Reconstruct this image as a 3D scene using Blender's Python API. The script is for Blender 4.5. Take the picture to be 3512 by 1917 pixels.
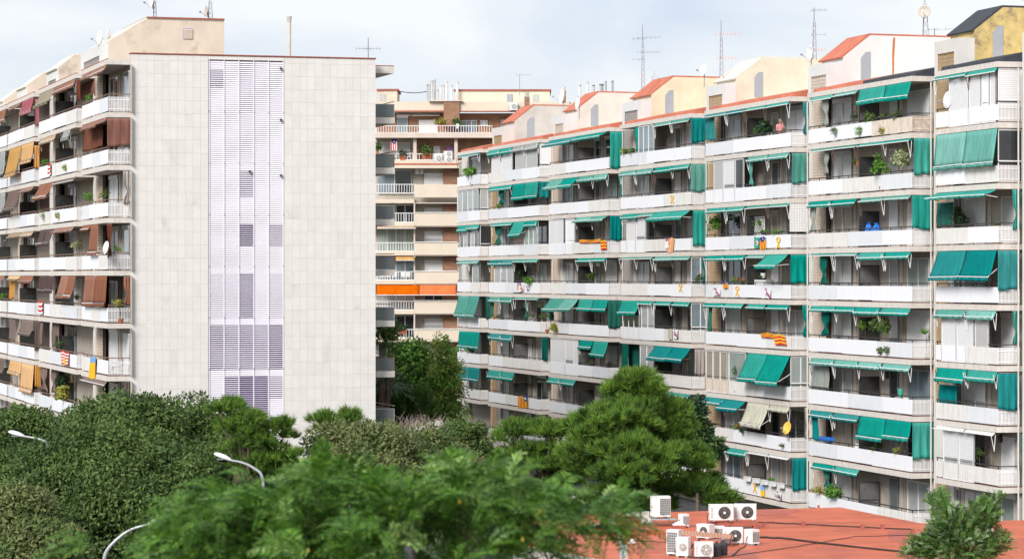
import bpy, math, random
import numpy as np
from mathutils import Vector, Matrix

for o in list(bpy.data.objects): bpy.data.objects.remove(o)
SC = bpy.context.scene
COL = SC.collection
rnd = random.Random(7)
R = math.radians

# ---------------------------------------------------------------- camera, sky, sun, exposure
F = 10000.0; CX = 1756.0; HY = 945.0; CAMZ = 14.0       # focal length and horizon in photo pixels
cam = bpy.data.cameras.new('camera'); camo = bpy.data.objects.new('camera', cam); COL.objects.link(camo)
camo.location = (0, 0, CAMZ); camo.rotation_euler = (R(90), 0, 0)
cam.sensor_fit = 'HORIZONTAL'; cam.sensor_width = 36.0; cam.lens = 36.0 * F / 3512.0
cam.shift_y = -(958.5 - HY) / 3512.0
cam.clip_start = 0.5; cam.clip_end = 6000
cam.dof.use_dof = True; cam.dof.focus_distance = 152.0; cam.dof.aperture_fstop = cam.lens / 36.0
SC.camera = camo
SUN_DIR = Vector((-0.46, -0.76, 0.62)).normalized()       # towards the sun
sun = bpy.data.lights.new('sun', 'SUN'); suno = bpy.data.objects.new('sun', sun); COL.objects.link(suno)
sun.energy = 1.5; sun.angle = R(24); sun.color = (1.0, 0.97, 0.935)
suno.rotation_euler = SUN_DIR.to_track_quat('Z', 'Y').to_euler(); suno.location = (-60, -50, 90)
W = bpy.data.worlds.new('World'); SC.world = W; W.use_nodes = True
nt = W.node_tree; nt.nodes.clear()
def wn(t, **k):
    n = nt.nodes.new(t)
    for a, b in k.items(): setattr(n, a, b)
    return n
wo = wn('ShaderNodeOutputWorld'); bg = wn('ShaderNodeBackground'); sky = wn('ShaderNodeTexSky')
sky.sky_type = 'NISHITA'; sky.sun_disc = False
sky.sun_elevation = math.asin(SUN_DIR.z); sky.sun_rotation = math.atan2(SUN_DIR.x, SUN_DIR.y)
sky.air_density = 1.0; sky.dust_density = 1.5
tc = wn('ShaderNodeTexCoord'); mp = wn('ShaderNodeMapping'); mp.inputs['Scale'].default_value = (1.0, 1.0, 2.6)
n1 = wn('ShaderNodeTexNoise'); n1.inputs['Scale'].default_value = 7.0; n1.inputs['Detail'].default_value = 7; n1.inputs['Roughness'].default_value = .52
n1.inputs['Distortion'].default_value = .35
cr = wn('ShaderNodeValToRGB')
cr.color_ramp.elements[0].position = .33; cr.color_ramp.elements[0].color = (4.25, 4.85, 5.85, 1)
cr.color_ramp.elements[1].position = .60; cr.color_ramp.elements[1].color = (6.3, 6.45, 6.6, 1)
mx = wn('ShaderNodeMixRGB'); mx.inputs['Fac'].default_value = .90
bg.inputs['Strength'].default_value = .0545
L = nt.links.new
L(tc.outputs['Generated'], mp.inputs['Vector']); L(mp.outputs['Vector'], n1.inputs['Vector']); L(n1.outputs['Fac'], cr.inputs['Fac'])
L(sky.outputs['Color'], mx.inputs['Color1']); L(cr.outputs['Color'], mx.inputs['Color2'])
L(mx.outputs['Color'], bg.inputs['Color']); L(bg.outputs['Background'], wo.inputs['Surface'])
SC.view_settings.view_transform = 'Standard'; SC.view_settings.look = 'None'
SC.view_settings.gamma = 1; SC.view_settings.use_curve_mapping = False
SC.view_settings.exposure = 1.5
SC.render.engine = 'CYCLES'
SC.cycles.use_denoising = True
SC.cycles.max_bounces = 6; SC.cycles.diffuse_bounces = 3; SC.cycles.transparent_max_bounces = 6

# ---------------------------------------------------------------- materials
M = {}
def mat(name, col, rough=.8, var=.12, scale=3.0, spec=.3, metal=0, dirt=None, dirt_amt=0, streak=0, wave=None, island=0, transl=0, bump=0, stretch=(1,1,1), world=False):
    """procedural Principled material: base colour with noise variation, optional dirt patches, rain streaks, painted rib and fold shade"""
    m = bpy.data.materials.new(name); m.use_nodes = True
    t = m.node_tree; b = t.nodes['Principled BSDF']; out = t.nodes['Material Output']
    def n(k): return t.nodes.new(k)
    tcn = n('ShaderNodeTexCoord'); mpn = n('ShaderNodeMapping'); mpn.inputs['Scale'].default_value = stretch
    if world:
        class _W: outputs = {'Object': n('ShaderNodeNewGeometry').outputs['Position']}
        tcn = _W
    t.links.new(tcn.outputs['Object'], mpn.inputs['Vector'])
    vec = mpn.outputs['Vector']
    no = n('ShaderNodeTexNoise'); no.inputs['Scale'].default_value = scale; no.inputs['Detail'].default_value = 6; no.inputs['Roughness'].default_value = .6
    t.links.new(vec, no.inputs['Vector'])
    ramp = n('ShaderNodeValToRGB')
    c0 = [max(0, c * (1 - var)) for c in col]; c1 = [min(1, c * (1 + var)) for c in col]
    ramp.color_ramp.elements[0].position = .3; ramp.color_ramp.elements[1].position = .7
    ramp.color_ramp.elements[0].color = (*c0, 1); ramp.color_ramp.elements[1].color = (*c1, 1)
    t.links.new(no.outputs['Fac'], ramp.inputs['Fac'])
    cur = ramp.outputs['Color']
    def mix(fac, a, col2, mode='MIX'):
        x = n('ShaderNodeMixRGB'); x.blend_type = mode
        if hasattr(fac, 'is_linked'): t.links.new(fac, x.inputs['Fac'])
        else: x.inputs['Fac'].default_value = fac
        t.links.new(a, x.inputs['Color1'])
        if isinstance(col2, tuple): x.inputs['Color2'].default_value = (*col2, 1)
        else: t.links.new(col2, x.inputs['Color2'])
        return x.outputs['Color']
    if dirt is not None:
        nd = n('ShaderNodeTexNoise'); nd.inputs['Scale'].default_value = scale * .6; nd.inputs['Detail'].default_value = 8; nd.inputs['Roughness'].default_value = .7
        t.links.new(tcn.outputs['Object'], nd.inputs['Vector'])
        mr = n('ShaderNodeMapRange'); mr.inputs[1].default_value = .62 - dirt_amt * .25; mr.inputs[2].default_value = .72 - dirt_amt * .15; mr.inputs[4].default_value = .85
        t.links.new(nd.outputs['Fac'], mr.inputs[0]); cur = mix(mr.outputs[0], cur, dirt)
    if streak:
        mp2 = n('ShaderNodeMapping'); mp2.inputs['Scale'].default_value = (6, 6, .35); t.links.new(tcn.outputs['Object'], mp2.inputs['Vector'])
        ns = n('ShaderNodeTexNoise'); ns.inputs['Scale'].default_value = 1.4; ns.inputs['Detail'].default_value = 5
        t.links.new(mp2.outputs['Vector'], ns.inputs['Vector'])
        mr = n('ShaderNodeMapRange'); mr.inputs[1].default_value = .55; mr.inputs[2].default_value = .8; mr.inputs[4].default_value = streak
        t.links.new(ns.outputs['Fac'], mr.inputs[0]); cur = mix(mr.outputs[0], cur, ((.30, .19, .11) if streak > .3 else (.38, .32, .26)) if dirt is None else dirt)
    if wave:  # bands darkened in the colour as shade in ribs, slats and folds
        ax, sc_, amt = wave
        wv = n('ShaderNodeTexWave'); wv.bands_direction = ax; wv.inputs['Scale'].default_value = sc_; wv.inputs['Distortion'].default_value = .0
        t.links.new(tcn.outputs['Object'], wv.inputs['Vector'])
        x = n('ShaderNodeMapRange'); x.inputs[3].default_value = 1 - amt; x.inputs[4].default_value = 1.0
        t.links.new(wv.outputs['Fac'], x.inputs[0]); cur = mix(1.0, cur, x.outputs[0], 'MULTIPLY')
    if island:
        g = n('ShaderNodeNewGeometry'); h = n('ShaderNodeHueSaturation')
        a = n('ShaderNodeMapRange'); a.inputs[3].default_value = 1 - island; a.inputs[4].default_value = 1 + island
        t.links.new(g.outputs['Random Per Island'], a.inputs[0]); t.links.new(a.outputs[0], h.inputs['Value'])
        a2 = n('ShaderNodeMapRange'); a2.inputs[3].default_value = .5 + island * .05; a2.inputs[4].default_value = .5 - island * .05
        t.links.new(g.outputs['Random Per Island'], a2.inputs[0]); t.links.new(a2.outputs[0], h.inputs['Hue'])
        t.links.new(cur, h.inputs['Color']); cur = h.outputs['Color']
    if name.startswith('cloth_'):                      # every cloth has faded by its own amount
        oi = n('ShaderNodeObjectInfo'); h = n('ShaderNodeHueSaturation'); a = n('ShaderNodeMapRange'); a.inputs[3].default_value = .84; a.inputs[4].default_value = 1.16
        a2 = n('ShaderNodeMapRange'); a2.inputs[3].default_value = 1.05; a2.inputs[4].default_value = .82
        t.links.new(oi.outputs['Random'], a.inputs[0]); t.links.new(oi.outputs['Random'], a2.inputs[0]); t.links.new(a.outputs[0], h.inputs['Value']); t.links.new(a2.outputs[0], h.inputs['Saturation']); t.links.new(cur, h.inputs['Color']); cur = h.outputs['Color']
    t.links.new(cur, b.inputs['Base Color'])
    b.inputs['Roughness'].default_value = rough; b.inputs['Metallic'].default_value = metal
    b.inputs['Specular IOR Level'].default_value = spec
    if bump:
        bn = n('ShaderNodeBump'); bn.inputs['Strength'].default_value = bump; bn.inputs['Distance'].default_value = .03
        t.links.new(no.outputs['Fac'], bn.inputs['Height']); t.links.new(bn.outputs['Normal'], b.inputs['Normal'])
    if transl:
        tr = n('ShaderNodeBsdfTranslucent'); ms = n('ShaderNodeMixShader'); ms.inputs[0].default_value = transl
        t.links.new(cur, tr.inputs['Color']); t.links.new(b.outputs[0], ms.inputs[1]); t.links.new(tr.outputs[0], ms.inputs[2])
        t.links.new(ms.outputs[0], out.inputs['Surface'])
    M[name] = m
    return m

mat('concrete', (.60, .55, .50), var=.1, scale=2.5, streak=.3, bump=.2)
mat('slab', (.62, .575, .525), var=.12, scale=3, streak=.40, bump=.2)
mat('floor_tile', (.32, .20, .16), rough=.7, var=.2, scale=4)
mat('white_panel', (.83, .835, .86), rough=.5, var=.02, scale=1.5, streak=.14, wave=('X', 1.6, .06))
mat('old_panel', (.77, .745, .71), rough=.6, var=.06, scale=2, streak=.45, wave=('X', 1.6, .12))
mat('rusty_panel', (.72, .62, .52), rough=.7, var=.14, scale=3, streak=.75, wave=('X', 1.6, .12))
mat('grey_panel', (.74, .755, .78), rough=.5, var=.04, scale=2, streak=.15, wave=('X', 1.6, .10))
mat('white_slat', (.80, .78, .77), rough=.5, var=.04)
mat('rusty_slat', (.70, .58, .47), rough=.6, var=.25, scale=5)
mat('rail', (.045, .04, .045), rough=.5, var=.2)
mat('brown_rail', (.20, .12, .09), rough=.6, var=.2)
mat('stone_pier', (.47, .42, .365), var=.14, scale=2.4, streak=.2, bump=.2)
mat('stone_wall', (.40, .35, .30), var=.12, scale=2.0, bump=.2)
mat('plaster', (.62, .59, .55), var=.06, scale=1.2, streak=.15)
mat('render_white', (.66, .65, .635), var=.05, scale=1.0, streak=.15, bump=.15)
mat('render_cream', (.67, .60, .47), var=.09, scale=1.0, streak=.15, bump=.15)
mat('render_yellow', (.68, .585, .42), var=.10, scale=1.0, streak=.2, bump=.15)
mat('render_peach', (.65, .60, .53), var=.10, scale=1.0, streak=.22, bump=.15)
mat('render_beige', (.54, .50, .455), var=.12, scale=1.0, streak=.2, bump=.15)
mat('render_ochre', (.56, .42, .17), var=.15, scale=2.4, dirt=(.22, .17, .12), dirt_amt=.48, bump=.3)
mat('render_tan', (.60, .51, .415), var=.10, scale=.8, dirt=(.40, .32, .25), dirt_amt=.22, streak=.25, bump=.2)
mat('red_roof', (.50, .155, .095), rough=.85, var=.18, scale=1.5, dirt=(.36, .13, .09), dirt_amt=.3, bump=.2)
mat('red_deck', (.53, .125, .058), rough=.55, var=.2, scale=.6, dirt=(.36, .08, .05), dirt_amt=.42, bump=.25)
mat('red_patch', (.40, .095, .06), rough=.5, var=.2, scale=1.2)
mat('red_brick_trim', (.33, .10, .07), var=.2, scale=4)
mat('black_roof', (.045, .05, .06), rough=.8, var=.3, scale=3)
mat('cream_roof', (.68, .62, .53), var=.08)
mat('lattice_tan', (.42, .27, .12), var=.15, scale=6)
mat('lattice_cream', (.62, .50, .40), var=.12, scale=6)
mat('lattice_grey', (.30, .27, .25), var=.12, scale=6)
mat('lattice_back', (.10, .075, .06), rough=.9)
mat('grey_door', (.34, .35, .38), rough=.5, var=.06)
mat('frame_white', (.78, .77, .76), rough=.45, var=.03)
mat('frame_dark', (.06, .05, .05), rough=.4)
mat('frame_alu', (.45, .46, .47), rough=.35, metal=.4)
mat('glass_dark', (.028, .032, .035), rough=.06, spec=.6, var=.3, scale=.8)
mat('glass_smoke', (.12, .135, .135), rough=.15, spec=.5, var=.2, scale=.8)
mat('glass_blue', (.18, .23, .26), rough=.08, spec=.6, var=.3, scale=.8)
mat('glass_curtain', (.46, .47, .47), rough=.25, spec=.5, var=.14, scale=.9, wave=('X', 2.3, .35))  # curtain folds are only shade painted in bands, here and below
mat('glass_curtain_green', (.34, .40, .37), rough=.25, spec=.5, var=.18, scale=.9, wave=('X', 2.0, .4))
mat('glass_curtain_warm', (.40, .35, .27), rough=.3, spec=.5, var=.14, scale=.9, wave=('X', 2.0, .35))
mat('shutter', (.76, .76, .76), rough=.5, var=.03, wave=('Z', 3.2, .22))
mat('shutter_grey', (.50, .50, .49), rough=.5, var=.04, wave=('Z', 3.2, .25))
mat('divider_dark', (.035, .037, .035), rough=.2, spec=.5, var=.3)
mat('divider_grey', (.13, .13, .125), rough=.35, var=.2)
mat('divider_brown', (.10, .05, .035), rough=.4, var=.2)
for nm, c in dict(teal=(.003, .36, .29), teal_pale=(.15, .46, .39), teal_deep=(.003, .27, .265), teal_faded=(.085, .36, .29), green_dark=(.006, .15, .115),
                  brown=(.26, .095, .06), rust=(.36, .155, .095), taupe=(.23, .165, .14), dark_brown=(.13, .082, .075), tan=(.50, .36, .23),
                  orange=(.68, .33, .07), peach=(.72, .42, .15), pink=(.52, .16, .19), grey_cloth=(.36, .38, .36), cream=(.60, .58, .46), olive=(.33, .27, .18),
                  bright_orange=(.86, .17, .012), white_cloth=(.72, .72, .70), striped_cloth=(.40, .35, .32), pattern_cloth=(.32, .36, .32)).items():
    mat('cloth_' + nm, c, rough=.85, var=.20, scale=1.6, spec=.1, transl=.28, stretch=(2.5, 2.5, .5))
mat('metal_white', (.78, .77, .76), rough=.4)
mat('metal_brown', (.16, .11, .09), rough=.5)
mat('metal_grey', (.36, .37, .38), rough=.4, metal=.5)
mat('galv', (.42, .43, .44), rough=.45, metal=.3)
mat('mast', (.26, .24, .26), rough=.6, var=.3, scale=2)
mat('orange_plastic', (.75, .35, .14), rough=.5)
mat('dish', (.74, .73, .72), rough=.4)
mat('dish_yellow', (.80, .50, .10), rough=.4)
mat('dish_beige', (.52, .46, .40), rough=.5)
mat('pipe_beige', (.56, .53, .48), var=.12, scale=2)
mat('pipe_grey', (.40, .40, .40), var=.12, scale=2)
mat('brick', (.29, .145, .085), var=.3, scale=6, stretch=(1, 1, 4), bump=.2)
mat('mid_yellow', (.66, .565, .455), var=.06, scale=.5, streak=.12)
mat('mid_stucco', (.46, .42, .36), var=.08, scale=.6)
mat('mid_slab', (.62, .52, .45), var=.1, scale=1, streak=.25)
mat('tile', (.695, .66, .62), rough=.85, var=.045, scale=1.3, dirt=(.60, .575, .545), dirt_amt=.06, streak=.12, bump=.2, world=True)
mat('tile_b', (.71, .675, .635), rough=.85, var=.045, scale=1.7, dirt=(.60, .575, .545), dirt_amt=.03, streak=.12, bump=.2, world=True)
mat('tile_c', (.68, .645, .605), rough=.85, var=.05, scale=1.3, dirt=(.57, .545, .51), dirt_amt=.16, streak=.15, bump=.2, world=True)
mat('joint', (.47, .445, .42), var=.1)
mat('louvre', (.80, .765, .825), rough=.45, var=.02)
mat('interior_shade', (.28, .16, .42), rough=.7, var=.4, scale=.7)  # shade behind gaps and openings, put in as colour
mat('ac_white', (.76, .75, .73), rough=.4, var=.03)
mat('ac_old', (.62, .60, .56), rough=.5, var=.06)
mat('ac_black', (.02, .02, .022), rough=.45)
mat('ac_grille', (.40, .40, .39), rough=.5)
mat('skin', (.50, .29, .21), rough=.6, var=.05)
mat('hair_grey', (.22, .22, .22), rough=.7, var=.3, scale=30)
mat('pink_cloth', (.66, .28, .29), rough=.85, var=.08)
mat('navy_cloth', (.05, .06, .10), rough=.85)
mat('flag_red', (.60, .035, .03), rough=.8, spec=.1); mat('flag_yellow', (.80, .46, .03), rough=.8, spec=.1)
mat('flag_white', (.76, .75, .74), rough=.8, spec=.1); mat('flag_blue', (.03, .05, .22), rough=.8, spec=.1); mat('flag_green', (.05, .34, .24), rough=.8, spec=.1)
mat('flag_purple', (.40, .12, .25), rough=.8); mat('scarf_blue', (.20, .36, .60), rough=.8); mat('plastic_blue', (.03, .18, .60), rough=.4); mat('black_ink', (.03, .03, .03))
mat('pot_terracotta', (.38, .12, .06), rough=.8); mat('pot_white', (.7, .7, .7), rough=.5); mat('pot_dark', (.05, .05, .06))
mat('leaf_oak', (.100, .160, .042), rough=.6, var=.25, scale=.8, island=.28, transl=.25, spec=.25)
mat('leaf_oak_dark', (.068, .122, .033), rough=.6, var=.25, scale=.8, island=.28, transl=.25, spec=.25)
mat('leaf_olive', (.155, .185, .068), rough=.65, var=.25, scale=.8, island=.30, transl=.22, spec=.2)
mat('leaf_pine', (.155, .275, .042), rough=.6, var=.25, scale=.9, island=.35, transl=.25, spec=.2)
mat('leaf_pine_dark', (.070, .145, .030), rough=.6, var=.3, scale=.9, island=.35, transl=.2, spec=.2)
mat('leaf_fern', (.082, .19, .022), rough=.5, var=.35, scale=1.4, island=.45, transl=.32, spec=.35)
mat('leaf_fern_pale', (.27, .42, .12), rough=.5, var=.2, scale=1.4, island=.3, transl=.3, spec=.35)
mat('leaf_grevillea', (.12, .235, .055), rough=.6, var=.3, scale=2, island=.45, transl=.25, spec=.3)
mat('leaf_grey', (.34, .42, .24), rough=.6, var=.15, scale=2, island=.3, transl=.25, spec=.3)
mat('leaf_bright', (.13, .29, .05), rough=.6, var=.3, scale=.8, island=.4, transl=.28, spec=.2)
mat('leaf_poplar', (.30, .36, .09), rough=.6, var=.3, scale=.8, island=.3, transl=.42, spec=.2)
mat('leaf_palm', (.05, .10, .05), rough=.5, var=.2, island=.3)
mat('leaf_dark', (.025, .065, .022), rough=.45, var=.3, island=.4, transl=.15)
mat('leaf_variegated', (.36, .40, .22), rough=.6, var=.3, island=.35, transl=.2)
mat('leaf_yellow', (.34, .34, .06), rough=.6, var=.3, island=.4, transl=.25)
mat('leaf_autumn', (.55, .38, .04), rough=.6, island=.3, transl=.2)
mat('twig_dead', (.34, .26, .23), rough=.9, island=.2)
mat('bark', (.14, .10, .075), rough=.95, var=.3, scale=5, bump=.5)
mat('ground', (.11, .12, .06), rough=.95, var=.3, scale=.4)
mat('ground_paving', (.055, .055, .058), rough=.95, var=.2, scale=.6)
mat('cable', (.03, .028, .028), rough=.7)
mat('terracotta_sheet', (.46, .24, .16), var=.15, scale=3)
mat('rust_stain', (.50, .18, .06), rough=.9, var=.3, scale=3)

# peeled plaster, stains and puddles come from noise; brick courses get a Brick texture
def brick_nodes(m):
    t = m.node_tree; b = t.nodes['Principled BSDF']; bt = t.nodes.new('ShaderNodeTexBrick'); tcn = t.nodes.new('ShaderNodeTexCoord')
    mpn = t.nodes.new('ShaderNodeMapping'); mpn.inputs['Rotation'].default_value = (R(90), 0, 0)
    t.links.new(tcn.outputs['Object'], mpn.inputs['Vector']); t.links.new(mpn.outputs['Vector'], bt.inputs['Vector'])
    bt.inputs['Scale'].default_value = 1.0; bt.inputs['Brick Width'].default_value = .5; bt.inputs['Row Height'].default_value = .16; bt.inputs['Mortar Size'].default_value = .02
    bt.inputs['Color1'].default_value = (.27, .12, .065, 1); bt.inputs['Color2'].default_value = (.36, .19, .11, 1); bt.inputs['Mortar'].default_value = (.22, .16, .12, 1)
    t.links.new(bt.outputs['Color'], b.inputs['Base Color'])
brick_nodes(M['brick'])

# ---------------------------------------------------------------- mesh helpers
class MB:
    def __init__(s): s.v = []; s.f = []; s.m = []
    def add(s, vs, fs, mi=0):
        o = len(s.v); s.v += [tuple(p) for p in vs]; s.f += [tuple(i + o for i in q) for q in fs]; s.m += [mi] * len(fs); return s
    def box(s, a, b, mi=0):
        x0, y0, z0 = a; x1, y1, z1 = b
        return s.add([(x0,y0,z0),(x1,y0,z0),(x1,y1,z0),(x0,y1,z0),(x0,y0,z1),(x1,y0,z1),(x1,y1,z1),(x0,y1,z1)],
                     [(0,3,2,1),(4,5,6,7),(0,1,5,4),(1,2,6,5),(2,3,7,6),(3,0,4,7)], mi)
    def prism(s, poly, axis, a, b, mi=0):
        """polygon (list of 2-D points) extruded along axis from a to b; the two other axes keep their order"""
        n = len(poly)
        def p3(p, t):
            return (t, p[0], p[1]) if axis == 0 else (p[0], t, p[1]) if axis == 1 else (p[0], p[1], t)
        vs = [p3(p, a) for p in poly] + [p3(p, b) for p in poly]
        return s.add(vs, [tuple(range(n))[::-1], tuple(range(n, 2*n))] + [(i, (i+1) % n, n + (i+1) % n, n + i) for i in range(n)], mi)
    def tube(s, p, q, r0, r1=None, n=6, mi=0, caps=True):
        p = Vector(p); q = Vector(q); r1 = r0 if r1 is None else r1
        d = (q - p).normalized() if (q - p).length > 1e-6 else Vector((0, 0, 1))
        a = d.orthogonal().normalized(); b = d.cross(a)
        vs = []
        for c, r in ((p, r0), (q, r1)):
            for i in range(n):
                t = 2 * math.pi * i / n; vs.append(c + a * (r * math.cos(t)) + b * (r * math.sin(t)))
        fs = [(i, (i+1) % n, n + (i+1) % n, n + i) for i in range(n)]
        if caps: fs += [tuple(range(n))[::-1], tuple(range(n, 2*n))]
        return s.add(vs, fs, mi)
    def path(s, pts, r0, r1=None, n=6, mi=0):
        r1 = r0 if r1 is None else r1; k = len(pts) - 1; pts = [Vector(p) for p in pts]; vs = []; a = None
        for i, p in enumerate(pts):
            d = (pts[min(k, i + 1)] - pts[max(0, i - 1)]).normalized()
            a = d.orthogonal().normalized() if a is None else (a - d * a.dot(d)).normalized()
            b = d.cross(a); r = r0 + (r1 - r0) * i / k
            for j in range(n):
                t = 2 * math.pi * j / n; vs.append(p + a * (r * math.cos(t)) + b * (r * math.sin(t)))
        fs = [(i*n + j, i*n + (j+1) % n, (i+1)*n + (j+1) % n, (i+1)*n + j) for i in range(k) for j in range(n)]
        fs += [tuple(range(n))[::-1], tuple(range(k*n, (k+1)*n))]
        return s.add(vs, fs, mi)
    def lathe(s, c, prof, n=12, mi=0, axis=(0, 0, 1)):
        """prof: (radius, height) pairs turned about axis through c"""
        c = Vector(c); d = Vector(axis).normalized(); a = d.orthogonal().normalized(); b = d.cross(a); vs = []; fs = []
        for r, h in prof:
            for i in range(n):
                t = 2 * math.pi * i / n; vs.append(c + d * h + a * (r * math.cos(t)) + b * (r * math.sin(t)))
        for j in range(len(prof) - 1):
            for i in range(n): fs.append((j*n + i, j*n + (i+1) % n, (j+1)*n + (i+1) % n, (j+1)*n + i))
        fs.append(tuple(range(n))[::-1]); fs.append(tuple(range((len(prof)-1)*n, len(prof)*n)))
        return s.add(vs, fs, mi)
    def grid(s, fn, nu, nv, mi=0):
        vs = [fn(i / nu, j / nv) for j in range(nv + 1) for i in range(nu + 1)]
        fs = [(j*(nu+1) + i, j*(nu+1) + i + 1, (j+1)*(nu+1) + i + 1, (j+1)*(nu+1) + i) for j in range(nv) for i in range(nu)]
        if callable(mi):
            o = len(s.v); s.add(vs, fs, 0)
            for j in range(nv):
                for i in range(nu): s.m[len(s.m) - nu*nv + j*nu + i] = mi((i + .5) / nu, (j + .5) / nv)
            return s
        return s.add(vs, fs, mi)
    def build(s, name, mats, parent=None, base=(0, 0, 0), smooth=False):
        me = bpy.data.meshes.new(name)
        bx, by, bz = base
        me.from_pydata([(x - bx, y - by, z - bz) for x, y, z in s.v], [], s.f)
        mats = [mats] if isinstance(mats, str) else mats
        for k in mats: me.materials.append(M[k])
        if len(mats) > 1: me.polygons.foreach_set('material_index', s.m)
        if smooth: me.polygons.foreach_set('use_smooth', [True] * len(s.f))
        me.update()
        o = bpy.data.objects.new(name, me); COL.objects.link(o)
        if parent is not None: o.parent = parent
        return o

class Frame:
    """a facade's own axes: s along the facade (to the viewer's right), e into the building, z up"""
    def __init__(f, xpx, Y0, vp):
        f.Y0 = Y0; f.P = Vector(((xpx - CX) / F * Y0, Y0, 0))
        if vp is None: f.X = Vector((1, 0, 0)); f.E = Vector((0, 1, 0))
        else:
            d = Vector(((vp - CX), F, 0)).normalized(); f.X = -d; f.E = Vector((d.y, -d.x, 0))
        f.rot = math.atan2(f.X.y, f.X.x)
    def w(f, p): return f.P + f.X * p[0] + f.E * p[1] + Vector((0, 0, p[2]))
    def s(f, x, e=0):
        r = (x - CX) / F; return (r * (f.P.y + e * f.E.y) - f.P.x - e * f.E.x) / (f.X.x - r * f.X.y)
    def e(f, x, s):
        r = (x - CX) / F; return (r * (f.P.y + s * f.X.y) - f.P.x - s * f.X.x) / (f.E.x - r * f.E.y)
    def z(f, y, s, e=0): return CAMZ + (HY - y) / F * (f.P.y + s * f.X.y + e * f.E.y)
    def mpp(f, s, e=0): return (f.P.y + s * f.X.y + e * f.E.y) / F     # metres per photo pixel there

class World:
    P = Vector((0, 0, 0)); rot = 0
    def w(f, p): return Vector(p)
WF = World()
def at(x, y, Y): return Vector(((x - CX) / F * Y, Y, CAMZ + (HY - y) / F * Y))
def on_plane(x, y, z): Y = (CAMZ - z) * F / (y - HY); return Vector(((x - CX) / F * Y, Y, z))

def tag(o, label=None, cat=None, group=None, kind=None):
    if label: o['label'] = label
    if cat: o['category'] = cat
    if group: o['group'] = group
    if kind: o['kind'] = kind
    return o
def thing(name, fr, base, label, cat, group=None, kind=None):
    o = bpy.data.objects.new(name, None); COL.objects.link(o); o.empty_display_size = .3
    o.location = fr.w(base); o.rotation_euler = (0, 0, fr.rot)
    return tag(o, label, cat, group, kind)
ORD = ['zeroth', 'first', 'second', 'third', 'fourth', 'fifth', 'sixth', 'seventh', 'eighth', 'ninth', 'tenth', 'eleventh', 'twelfth']
def fast_mesh(name, verts, nper, mats, parent=None, mi=None, faces=None):
    """numpy verts (N,3) in groups of nper, one face per group"""
    n = len(verts) // nper
    me = bpy.data.meshes.new(name); me.vertices.add(len(verts)); me.vertices.foreach_set('co', np.ascontiguousarray(verts, dtype=np.float32).ravel())
    me.loops.add(n * nper); me.loops.foreach_set('vertex_index', np.arange(n * nper, dtype=np.int32))
    me.polygons.add(n); me.polygons.foreach_set('loop_start', np.arange(0, n * nper, nper, dtype=np.int32))
    mats = [mats] if isinstance(mats, str) else mats
    for k in mats: me.materials.append(M[k])
    if mi is not None: me.polygons.foreach_set('material_index', np.asarray(mi, dtype=np.int32))
    me.update(calc_edges=True)
    o = bpy.data.objects.new(name, me); COL.objects.link(o)
    if parent is not None: o.parent = parent
    return o

# ---------------------------------------------------------------- ground
g = MB(); g.box((-1500, -300, -.5), (1500, 4000, 0)).build('ground', 'ground')['kind'] = 'structure'
g = MB(); g.box((-90, 60, 0), (60, 262, .12)).build('pavement', 'ground_paving')['kind'] = 'structure'

# ---------------------------------------------------------------- photograph crops used while measuring: offset and scale of each
CROP = dict(A=(2750, 0, 2.344), B=(2750, 550, 2.344), C=(2750, 1100, 2.344), D=(2100, 300, 2.556), E=(2100, 800, 2.556), F=(2350, 1300, 2.278),
            G=(1550, 350, 2.811), H=(1550, 800, 2.811), I=(0, 0, 2.511), J=(0, 500, 2.8117), K=(0, 950, 2.557), T=(1850, 50, 1.55),
            M=(1250, 200, 2.556), N=(1250, 700, 1.758), Q=(1800, 1600, 1.5047), V=(600, 150, 2.009))
def px(c, x): o = CROP[c]; return o[0] + x / o[2]
def py(c, y): o = CROP[c]; return o[1] + y / o[2]
def sc(c): return CROP[c][2]

class Sec: pass
SH = 2.8; SLAB = .255; BD = 1.3                          # storey height, slab thickness, balcony depth
class Block:
    def __init__(b, fr, Z0, secs, root):
        b.fr = fr; b.Z0 = Z0; b.root = root; b.base = (0, 0, 0); b.secs = {}
        for key, xl, xr, xe, where in secs:
            q = Sec(); q.key = key; q.xl = xl; q.xr = xr; q.xe = xe; q.a = fr.s(xl); q.b = fr.s(xr); q.where = where; b.secs[key] = q
    def Z(b, k): return b.Z0 - SH * k
    def fx(b, q, f): return q.xl + (q.xr - q.xl) * f if f <= 1 else q.xr + (q.xe - q.xr) * (f - 1)
    def part(b, mb, name, mats, parent=None, smooth=False): return mb.build(name, mats, parent or b.root, (0, 0, 0), smooth)

RF = Frame(3125, 143.9, -916)
LF = Frame(366, 154.7, -1275)
rroot = thing('apartment_block', RF, (0, 0, 0), 'long white-balconied apartment block hung with teal awnings', 'apartment building')
lroot = thing('apartment_block', LF, (0, 0, 0), 'apartment block with grey stone-clad end wall and brown awnings', 'apartment building')
RB = Block(RF, 23.84, [
    ('S1', 3205, 3420, 3497, 'ochre penthouse bay'), ('S2', 2769, 3125, 3199, 'white penthouse bay'),
    ('S3', 2416, 2708, 2773, 'cream penthouse bay'), ('S4', 2125, 2367, 2416, 'yellow penthouse bay'),
    ('S5', 1881, 2085, 2125, 'pinkish penthouse bay'), ('S6', 1673, 1848, 1883, 'smallest penthouse bay'),
    ('S7', 1566, 1644, 1673, 'narrow far-end bay')], rroot)
LB = Block(LF, 25.45, [
    ('L0', 278, 366, 450, 'bay by grey wall'), ('L1', 131, 259, 278, 'second bay from grey wall'),
    ('L2', 26, 115, 131, 'third bay from grey wall'), ('L3', -48, 20, 29, 'bay at picture edge')], lroot)

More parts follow.
